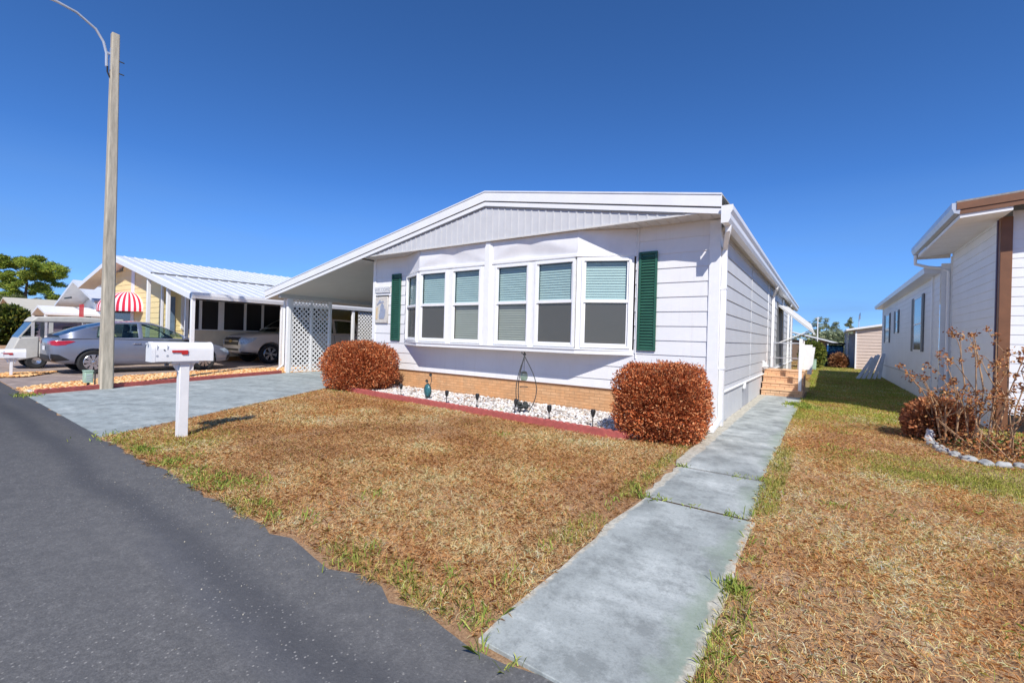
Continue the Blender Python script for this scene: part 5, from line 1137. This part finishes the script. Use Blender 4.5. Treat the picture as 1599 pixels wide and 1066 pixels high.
V, F, K = leaf_arrays(P, RNG.uniform(.03, .07, len(P)), RNG.uniform(.02, .04, len(P)), pick([srgb(92, 128, 52), srgb(70, 104, 42), srgb(120, 150, 66)], len(P), .15), .3)
setp(npmesh("ground_cover", V, F, 'leaf', K, None, (3, .8, 0)), kind="stuff")
# stones round that bed
def rock(name, c, s, seed, mat, label, group):
    b = bmesh.new(); bmesh.ops.create_icosphere(b, subdivisions=3, radius=1)
    for v in b.verts:
        n = v.co.normalized(); v.co = n * (1 + .30 * noise.noise(n * 1.6 + Vector((seed, 0, 0))) + .10 * noise.noise(n * 5 + Vector((0, seed, 0)))); v.co = Vector((v.co.x * s[0], v.co.y * s[1], v.co.z * s[2]))
    rot = Matrix.Rotation(seed * 1.7, 4, 'Z'); b.transform(rot); me = bpy.data.meshes.new(name); b.to_mesh(me); b.free()
    o = bpy.data.objects.new(name, me); COL.objects.link(o); o.location = c; me.materials.append(MT[mat])
    for p in me.polygons: p.use_smooth = True
    me.set_sharp_from_angle(angle=math.radians(40)); return setp(o, label, "stone", group)
ST = [(2.56, 1.02), (2.555, .80), (2.58, .58), (2.60, .37), (2.66, .17), (2.74, -.02), (2.86, -.13), (3.0, -.12), (3.15, -.04), (3.32, .04), (3.5, .10)]
SLB = ["pale upright edging stone at the left tip of the dried shrub's bed", "second edging stone from the left, below the low brown bush", "third edging stone from the left in front of the dried shrub", "fourth edging stone from the left in front of the dried shrub", "fifth edging stone from the left in front of the dried shrub", "middle edging stone of the row in front of the dried shrub", "edging stone just right of the middle of the dried shrub's row", "fourth edging stone from the right end of the dried shrub's row", "third edging stone from the right end of the dried shrub's row", "second edging stone from the right end of the dried shrub's row", "rightmost edging stone in front of the dried shrub at the picture edge"]
for i, ((x, y), lb) in enumerate(zip(ST, SLB)): rock("edging_stone", (x, y, .026 if i else .08), ((.075, .06, .045) if i else (.06, .05, .12)), i + 2.3, 'stonew' if i == 0 else 'stoneg', lb, "stones edging the dried shrub's bed")
def tree(name, label, x, y, h, crown, n, lsz, pal, trunk_r, pads, seed, group=None, lay=.4, jit=.15, mat='needle'):
    """trunk, limbs and a crown of clumps given as (dx,dy,z,rx,rz)"""
    global RNG
    RNG = np.random.default_rng(seed); r_ = random.Random(seed); t = T(name, label, "tree", (x, y, 0), group)
    mb = MB(); tp = [Vector((x + r_.uniform(-.1, .1) * h * .05 * i, y + r_.uniform(-.1, .1) * h * .05 * i, h * .93 * i / 6)) for i in range(7)]
    mb.tube(tp, [trunk_r * (1 - .75 * i / 6) for i in range(7)], 8)
    Ps = []; Cs = []
    for (dx, dy, z, rx, rz) in pads:
        i = min(5, max(0, int((z - rx * .4) / (h * .93) * 6))); b = tp[i].lerp(tp[i + 1], .5); q = Vector((x + dx, y + dy, z)); mb.tube([b, b.lerp(q, .5) + Vector((0, 0, .04 * h * .3)), q], [trunk_r * .35, trunk_r * .22, trunk_r * .08], 5)
        m = int(n * rx * rx * rz / sum(p[3] ** 2 * p[4] for p in pads)) + 30
        rx *= .88
        sub = [(np.array([r_.gauss(0, .42) * rx, r_.gauss(0, .42) * rx, r_.gauss(0, .40) * rz]), r_.uniform(.26, .52) * rx) for _ in range(9)]
        for s_, sr in sub:
            k = m // 9; d = RNG.normal(size=(k, 3)); d /= np.linalg.norm(d, axis=1)[:, None]; d *= (RNG.random((k, 1)) ** .45); d[:, 2] *= .65
            p = np.array([q.x, q.y, q.z]) + s_ + d * sr; Ps.append(p); Cs.append(pick(pal, k, jit) * r_.uniform(.75, 1.2))
    mb.build("trunk", 'bark', t); P = np.vstack(Ps); K = np.clip(np.vstack(Cs), .004, 1)
    V, F, K = leaf_arrays(P, RNG.uniform(.6, 1.4, len(P)) * lsz, RNG.uniform(.5, 1.1, len(P)) * lsz * (.5 if mat == 'leaf' else .28), K, lay)
    npmesh("crown", V, F, mat, K, t, OFF[t.name]); return t
PINE = [srgb(156, 172, 66), srgb(128, 150, 64), srgb(178, 184, 80), srgb(104, 128, 62)]
DPINE = [srgb(70, 96, 58), srgb(54, 80, 54), srgb(90, 112, 64)]
tree("pine_tree", "tall flat-topped bright green pine rising beyond the houses at the left", -148.7, 11.2, 17.2, 0, 90000, .55, PINE, .42,
     [(0, 0, 15.4, 4.0, 1.9), (-1.8, -2.4, 14.2, 3.2, 1.8), (2.0, 2.8, 14.4, 3.6, 1.7), (1.0, 4.0, 13.0, 2.2, 1.1), (-1, -3.0, 12.0, 2.8, 1.7), (0, .6, 12.4, 3.2, 1.6), (1, 5.2, 11.0, 1.6, .8), (0, -2.2, 9.8, 2.8, 1.7), (0, 2.2, 9.8, 2.6, 1.5), (-1, -1.8, 7.4, 2.9, 1.6), (1, 3.6, 7.8, 2.8, 1.4), (0, 1.0, 5.8, 3.4, 1.6)], 5)
tree("pine_tree", "shorter blue-green pine to the right of the tall pine, above the white house", -150, 21.5, 9.8, 0, 24000, .52, DPINE, .3,
     [(0, 0, 8.6, 2.4, 1.0), (0, -2.8, 7.4, 2.4, 1.1), (0, 2.6, 7.6, 2.6, .9), (0, -1, 5.6, 3.0, 1.2), (0, 3.2, 5.4, 2.6, 1.1), (0, 5.6, 7.2, 1.8, .7)], 6)
tree("dark_tree", "dark broad tree cut off by the left edge of the picture", -96, -2.6, 11.4, 0, 40000, .42, [srgb(48, 60, 30), srgb(34, 44, 24), srgb(72, 84, 38), srgb(90, 96, 44)], .35,
     [(0, .6, 9.6, 1.3, .9), (0, -.5, 8.4, 1.8, 1.1), (0, .9, 7.4, 1.7, 1.0), (0, -.6, 6.4, 2.2, 1.2), (0, 1.2, 5.6, 1.7, 1.0), (0, 0, 4.2, 2.3, 1.2), (0, 1.6, 3.6, 1.8, 1.0), (0, -1, 2.4, 2.2, 1.1)], 8, mat='leaf')
tree("roadside_tree", "grey-green low tree between the tall pine and the dark tree", -120, 6.2, 7.0, 0, 16000, .46, [srgb(104, 116, 70), srgb(84, 98, 60), srgb(126, 132, 84)], .3,
     [(0, 0, 5.8, 1.8, 1.0), (0, -1.4, 4.4, 1.9, 1.1), (0, 1.5, 4.6, 1.8, 1.0), (0, 0, 3.2, 2.2, 1.0)], 9)
FARG = [srgb(150, 158, 122), srgb(130, 142, 112), srgb(168, 172, 136), srgb(118, 130, 100)]
for i, (x, y, h, w, lb) in enumerate([(.3, 86, 6.3, 1.3, "thin grey-green tree right behind the mast pole on the skyline"), (1.6, 92, 6.5, 1.3, "tallest airy grey-green tree right of the mast pole on the skyline"), (2.9, 88, 5.7, 1.0, "slim grey-green tree left of the gap with the lone tree on the skyline"), (4.9, 90, 6.3, .75, "lone slim tree with a small tuft crown on the skyline, left of the shed")]):
    tree("skyline_tree", lb, x, y, h, 0, 2600, .30, FARG, .10, [(0, 0, h * .92, w * .55, h * .09), (-.3 * w, 0, h * .80, w * .7, h * .09), (.35 * w, 0, h * .70, w * .7, h * .09), (0, 0, h * .58, w * (.9 if i < 3 else .45), h * .09)] + ([(0, 0, h * .42, w, h * .1)] if i < 3 else []), 60 + i, "trees on the skyline between the houses")
bush("scrub", "low bank of olive scrub along the skyline between the houses", (3, 80, 1.3), (7.5, 2.5, 2.0), 9000, 2.4, 71, .42, FARG, "scrub")

# ------------------------------------------------------------------ pebbles, gravel and grass
def pebbles(name, poly, n, smin, smax, pal, z0, seed, zfun=None):
    rg = np.random.default_rng(seed); xs = [p[0] for p in poly]; ysv = [p[1] for p in poly]
    X = rg.uniform(min(xs), max(xs), n * 3); Y = rg.uniform(min(ysv), max(ysv), n * 3); k = inpoly(X, Y, poly); X, Y = X[k][:n], Y[k][:n]; m = len(X)
    b = bmesh.new(); bmesh.ops.create_icosphere(b, subdivisions=1, radius=1); bv = np.array([v.co[:] for v in b.verts]); bf = np.array([[v.index for v in f.verts] for f in b.faces]); b.free()
    s = rg.uniform(smin, smax, (m, 1)) * np.array([1, 1, .62]) * rg.uniform(.75, 1.3, (m, 3)); a = rg.uniform(0, 2 * PI, m); nv = len(bv)
    L = bv[None] * (1 + rg.normal(size=(m, nv, 1)) * .10) * s[:, None, :]; ca, sa = np.cos(a)[:, None], np.sin(a)[:, None]
    V = np.stack([L[..., 0] * ca - L[..., 1] * sa + X[:, None], L[..., 0] * sa + L[..., 1] * ca + Y[:, None], L[..., 2] + (z0 + (0 if zfun is None else zfun(X, Y)) + rg.uniform(-.3, .5, m) * smin)[:, None]], 2).reshape(-1, 3)
    F = (bf[None] + (np.arange(m) * nv)[:, None, None]).reshape(-1, 3); pl = np.array(pal); K = np.repeat(np.clip(pl[rg.integers(0, len(pl), m)] * (1 + rg.normal(size=(m, 1)) * .10), 0, .9), nv, axis=0)
    return setp(npmesh(name, V, F, 'pebble', K, None, (X.mean(), Y.mean(), 0)), kind="stuff")
MT['pebble'] = attr_mat("pebble", .85, 0)
BED = [(-7.2, -.03), (-.2, -.03), (-.15, -1.2), (-.75, -1.70), (-4, -1.55), (-6.85, -1.41), (-7.3, -1.2)]
setp(MB().prism(flat(BED, -.02), (0, 0, .05)).build("gravel_bed", M("bed_soil", srgb(176, 164, 148), .95, .2, 10, .5, 40), smooth=0), kind="structure")
pebbles("white_pebbles", BED, 9000, .014, .034, [srgb(226, 222, 216), srgb(206, 202, 196), srgb(236, 234, 232), srgb(178, 172, 164), srgb(216, 202, 184), srgb(150, 140, 132)], .035, 5)
GB = [(-10.52, -5.78), (-12.22, -.32), (-12.3, 6), (-14.16, 6), (-14.10, 1.0), (-13.96, -2.1), (-13.36, -3.7), (-12.56, -4.75), (-11.72, -5.80)]
dl = np.random.default_rng(9); P = np.stack([dl.uniform(-7, -.3, 900), dl.uniform(-1.55, -.05, 900), dl.uniform(.05, .075, 900)], 1); wgt = vnoise(P[:, 0], P[:, 1], 2.2) + .25 * (P[:, 0] > -1.6) + .2 * (P[:, 0] < -6); P = P[wgt > .62]
V, F, K = leaf_arrays(P, dl.uniform(.025, .06, len(P)), dl.uniform(.015, .03, len(P)), pick([srgb(150, 100, 66), srgb(120, 80, 54), srgb(176, 128, 88), srgb(96, 70, 52)], len(P), .15), .75)
setp(npmesh("fallen_leaves", V, F, 'leaf', K, None, (-3.5, -.8, 0)), kind="stuff")
gr = np.random.default_rng(19); P = np.stack([-1.6 + gr.gamma(2, .5, 500) * gr.choice([-1.6, 1], 500), -5.9 - gr.gamma(1.6, .09, 500), np.full(500, .008)], 1); P = P[(P[:, 0] < 1.2) & (gr.random(500) < .5)]
V, F, K = leaf_arrays(P, gr.uniform(.004, .011, len(P)), gr.uniform(.004, .009, len(P)), pick([srgb(176, 166, 144), srgb(150, 140, 118), srgb(190, 182, 164)], len(P), .1), .8)
setp(npmesh("road_grit", V, F, 'pebble', K, None, (-1, -6, 0)), kind="stuff")
setp(MB().prism(flat(GB, -.02), (0, 0, .045)).build("gravel_bed", M("orange_bed", srgb(206, 158, 108), .95, .2, 14, .5, 40), smooth=0), kind="structure")
pebbles("orange_gravel", GB, 12000, .016, .038, [srgb(232, 178, 116), srgb(214, 156, 96), srgb(240, 196, 140), srgb(196, 136, 84), srgb(236, 206, 160)], .030, 6)
WB = [(-10.52, -5.78), (-12.22, -.40), (-12.40, -.40), (-11.7, -2.9), (-10.98, -5.0), (-10.85, -5.78)]
pebbles("white_pebbles", WB, 1100, .018, .04, [srgb(232, 226, 214), srgb(214, 206, 192), srgb(238, 234, 226)], .045, 7)
GB2 = [(-12.3, -5.9), (-15.5, -5.9), (-15.5, -5.3), (-13.5, -5.0)]
pebbles("orange_gravel", [(-15.6, -5.8), (-14.4, -5.8), (-14.4, -5.3), (-15.6, -4.6)], 900, .016, .038, [srgb(232, 178, 116), srgb(214, 156, 96), srgb(240, 196, 140)], .04, 8)

DRYP = np.array([srgb(216, 176, 130), srgb(194, 150, 106), srgb(230, 198, 154), srgb(168, 122, 84), srgb(184, 136, 92), srgb(240, 216, 178), srgb(204, 152, 100)])
GRNP = np.array([srgb(186, 184, 96), srgb(164, 168, 80), srgb(206, 196, 114), srgb(140, 154, 68)])
def grass(name, poly, dens, seed, hole=None, gain=1.0):
    rg = np.random.default_rng(seed); xs = [p[0] for p in poly]; ysv = [p[1] for p in poly]; area = (max(xs) - min(xs)) * (max(ysv) - min(ysv)); N0 = int(area * 13000)
    X = rg.uniform(min(xs), max(xs), N0); Y = rg.uniform(min(ysv), max(ysv), N0); k = inpoly(X, Y, poly); X, Y = X[k], Y[k]
    dist = np.hypot(X - CAM.x, Y - CAM.y); k = rg.random(len(X)) < np.clip(dens(dist), 0, 1); X, Y, dist = X[k], Y[k], dist[k]; m = len(X)
    v = (X - CAM.x) * fw.x + (Y - CAM.y) * fw.y; k = v > .3; X, Y, dist = X[k], Y[k], dist[k]; m = len(X)
    k = rg.random(m) > .45 * np.clip((vnoise(X * 1.0 + 211, Y + 90, 1.7) - .66) * 7, 0, 1); X, Y, dist = X[k], Y[k], dist[k]; m = len(X)
    if hole is not None: k = ~hole(X, Y); X, Y, dist = X[k], Y[k], dist[k]; m = len(X)
    clump = .55 * vnoise(X, Y, 1.3) + .3 * vnoise(X + 9, Y, 4.3) + .15 * vnoise(X, Y + 7, 13); bare = vnoise(X + 31, Y + 17, 2.1)
    # green where it is: along the road edge and walkway, in the shaded side yard
    gp = .03 + .34 * np.clip(1 - (Y + 5.86) / .42, 0, 1) ** 1.2 * (vnoise(X, Y, 2.4) > .36) + .45 * np.clip(1 - np.hypot(X + 4.7, Y + 5.4) / .8, 0, 1)
    gp = np.where(X > .9, np.clip(.05 + .95 * np.clip((Y - .6 + 1.6 * (vnoise(X, Y, .9) - .5)) / 2.6, 0, 1), 0, .62) + 1.2 * np.clip(1 - ((X - 2.75) / 1.6) ** 2 - ((Y + .95) / .85) ** 2, 0, 1) + .5 * (np.abs(X - .99) < .09) * (vnoise(X, Y, 1.9) > .45), gp)
    gp = gp + .25 * (np.abs(X - .02) < .10) * (vnoise(X + 3, Y, 2.2) > .5) * (X < .2)
    gp = gp * (.35 + 1.1 * vnoise(X + 50, Y, 3.1))
    G = rg.random(m) < gp
    edge = np.clip(1 - (Y + 5.88) / .16, 0, 1) * (X < .2) + (np.abs(X - 1.0) < .07) + (np.abs(X - .0) < .07)
    lie = np.where(G, rg.uniform(.15, 1.0, m), rg.uniform(.0, .42, m) ** 1.1) 
    Lg = rg.uniform(.018, .056, m) * np.where(G, .95, 1.0) * (.75 + .6 * clump) * np.where((edge > .4) & G, 1.25, 1)
    far = np.clip(dist / 5.0, 1, 4.5); Wd = rg.uniform(.0012, .0027, m) * far ** .9
    az = rg.uniform(0, 2 * PI, m); el = lie * PI / 2
    D = np.stack([np.cos(az) * np.cos(el), np.sin(az) * np.cos(el), np.sin(el)], 1); side = np.stack([-np.sin(az), np.cos(az), rg.normal(size=m) * .5], 1); side /= np.linalg.norm(side, axis=1)[:, None]
    B = np.stack([X, Y, rg.uniform(0, .024, m) * (.4 + clump)], 1); w = Wd[:, None] * side; mid = B + D * Lg[:, None] * .55 + np.stack([np.zeros(m), np.zeros(m), Lg * .10], 1); tip = B + D * Lg[:, None] - np.stack([np.zeros(m), np.zeros(m), Lg * .12], 1)
    V = np.stack([B - w * .5, B + w * .5, mid + w * .45, tip, mid - w * .45], 1).reshape(-1, 3); F = np.arange(5 * m).reshape(m, 5)
    # dry colour: patches of bleached straw, rusty and dark thatch
    pi = rg.random(m) * .55 + clump * .45 + (bare - .5) * .3; order = np.array([3, 4, 1, 6, 0, 2, 5]); q = np.clip((pi - .12) / .76 * 6.999, 0, 6.99).astype(int)
    K = DRYP[order[q]] * gain * (1 + rg.normal(size=(m, 1)) * .13) * (1 + .55 * (clump - .5))[:, None]
    rust = np.clip((vnoise(X + 77, Y + 5, 1.1) - .55) * 3, 0, .35)[:, None]; K = K * (1 - rust) + rust * K * np.array([1.02, .86, .72])
    gk = GRNP[rg.integers(0, 4, m)] * (1 + rg.normal(size=(m, 1)) * .12); shade = ((X > .95) & (Y > 2.5))[:, None]; gk = np.where(shade, gk * np.array([1.0, 1.12, .8]), gk * np.array([1.05, 1.08, .9]))
    K = K * np.array([1.08, 1.10, 1.0])
    K = np.clip(np.where(G[:, None], gk, K), .004, .9); K = np.repeat(K, 5, axis=0)
    return setp(npmesh(name, V, F, 'grass', K, None, (X.mean(), Y.mean(), 0)), kind="stuff")
LAWN = edge_jit((-5.45, -5.86), (.16, -5.86), 60, .05, 21) + [(.12, -3.7), (.05, -2.5), (.02, -1.0), (-.75, -1.76), (-4, -1.64), (-6.9, -1.50), (-7.6, -1.5), (-8.0, -1.42)]
grass("front_lawn_grass", LAWN, lambda d: np.where(d < 4.5, 1.0, np.clip(1.0 * (4.5 / d) ** .9, .30, 1)), 101, None, 1.12)
SIDE = [(.965, -5.86), (.925, -3.7), (.88, -2.4), (.90, 5.5), (1.0, 5.5), (1.0, 11), (3.38, 11), (3.38, 3.0), (5, 2.6), (7, -2), (4.6, -5.86)]
grass("side_lawn_grass", SIDE, lambda d: np.where(d < 4.2, 1.0, np.clip((4.2 / d) ** 1.15, .12, 1)), 102, lambda X, Y: (X > 2.62) & (Y > 1.0 - .95 * (X - 2.62)) & (Y < 2.3), 1.38)
BACK = [(1.0, 11), (-.1, 19.5), (-3, 19.5), (-3, 34), (2.8, 34), (2.8, 25.2), (3.38, 25.2), (3.38, 11)]
grass("back_lawn_grass", BACK, lambda d: np.clip((4.2 / d) ** 1.3, .04, .14), 103)
# green weeds tufts at joints and edges
def tufts(name, spots, seed):
    rg = np.random.default_rng(seed); Ps = []; Ds = []; Ls = []
    for (x, y, n, L, s) in spots:
        a = rg.uniform(0, 2 * PI, n); e = rg.uniform(.45, 1.45, n); Ps.append(np.stack([x + rg.normal(0, s, n), y + rg.normal(0, s, n), np.full(n, .012)], 1)); Ds.append(np.stack([np.cos(a) * np.cos(e), np.sin(a) * np.cos(e), np.sin(e)], 1)); Ls.append(rg.uniform(.5, 1.2, n) * L)
    P, D, L = np.vstack(Ps), np.vstack(Ds), np.hstack(Ls); m = len(P); sd = np.cross(D, rg.normal(size=(m, 3))); sd /= np.linalg.norm(sd, axis=1)[:, None]; w = sd * .0022 * (1 + np.hypot(P[:, 0] - CAM.x, P[:, 1] - CAM.y) / 6)[:, None]
    mid = P + D * L[:, None] * .6; tip = P + D * L[:, None] - np.array([0, 0, 1]) * L[:, None] * .22
    V = np.stack([P - w, P + w, mid + w * .8, tip, mid - w * .8], 1).reshape(-1, 3); K = np.repeat(np.clip(np.array([srgb(150, 166, 74), srgb(176, 180, 92), srgb(122, 146, 58)])[rg.integers(0, 3, m)] * (1 + rg.normal(size=(m, 1)) * .12), 0, 1), 5, axis=0)
    return setp(npmesh(name, V, np.arange(5 * m).reshape(m, 5), 'grass', K, None, (0, -3, 0)), kind="stuff")
rt_ = random.Random(4); sp_ = [(.30, -3.67, 22, .05, .03), (.52, -3.66, 16, .04, .04), (.80, -3.67, 30, .05, .04), (.18, -2.54, 26, .06, .03), (.97, -4.75, 90, .09, .035), (.13, -3.68, 40, .08, .05), (.90, -2.5, 30, .05, .04), (.72, -2.53, 40, .03, .05), (.86, 3.9, 260, .12, .09), (1.05, 3.55, 200, .11, .12), (.22, -5.9, 12, .10, .02), (.36, -5.9, 9, .08, .02), (-1.55, -5.1, 26, .10, .05), (-2.6, -5.55, 120, .07, .09), (-2.9, -5.72, 70, .07, .08), (-3.8, -5.6, 60, .06, .1), (-10.3, -5.85, 90, .09, .10), (-5.4, -5.75, 90, .06, .14), (-2.1, -2.6, 50, .05, .08), (1.45, -2.9, 40, .05, .06), (1.5, -.4, 60, .06, .1), (-7.3, -1.52, 80, .07, .12), (-3.6, -1.15, 26, .07, .04), (-3.15, -1.2, 30, .08, .04), (-5.35, -1.3, 30, .09, .04), (-1.05, -1.55, 30, .07, .05)]
for k in range(46): sp_.append((rt_.uniform(-4.6, .1), -5.80 + abs(rt_.gauss(0, .09)), rt_.randint(8, 26), rt_.uniform(.05, .10), .04))
for k in range(26): sp_.append((rt_.choice((.0, 1.0)) + rt_.gauss(0, .03), rt_.uniform(-5.6, -2.6), rt_.randint(5, 14), rt_.uniform(.05, .10), .03))
for k in range(30): sp_.append((rt_.uniform(1.2, 4), rt_.uniform(-5.2, 2), rt_.randint(5, 12), rt_.uniform(.04, .07), .05))
tufts("green_weeds", sp_, 55)
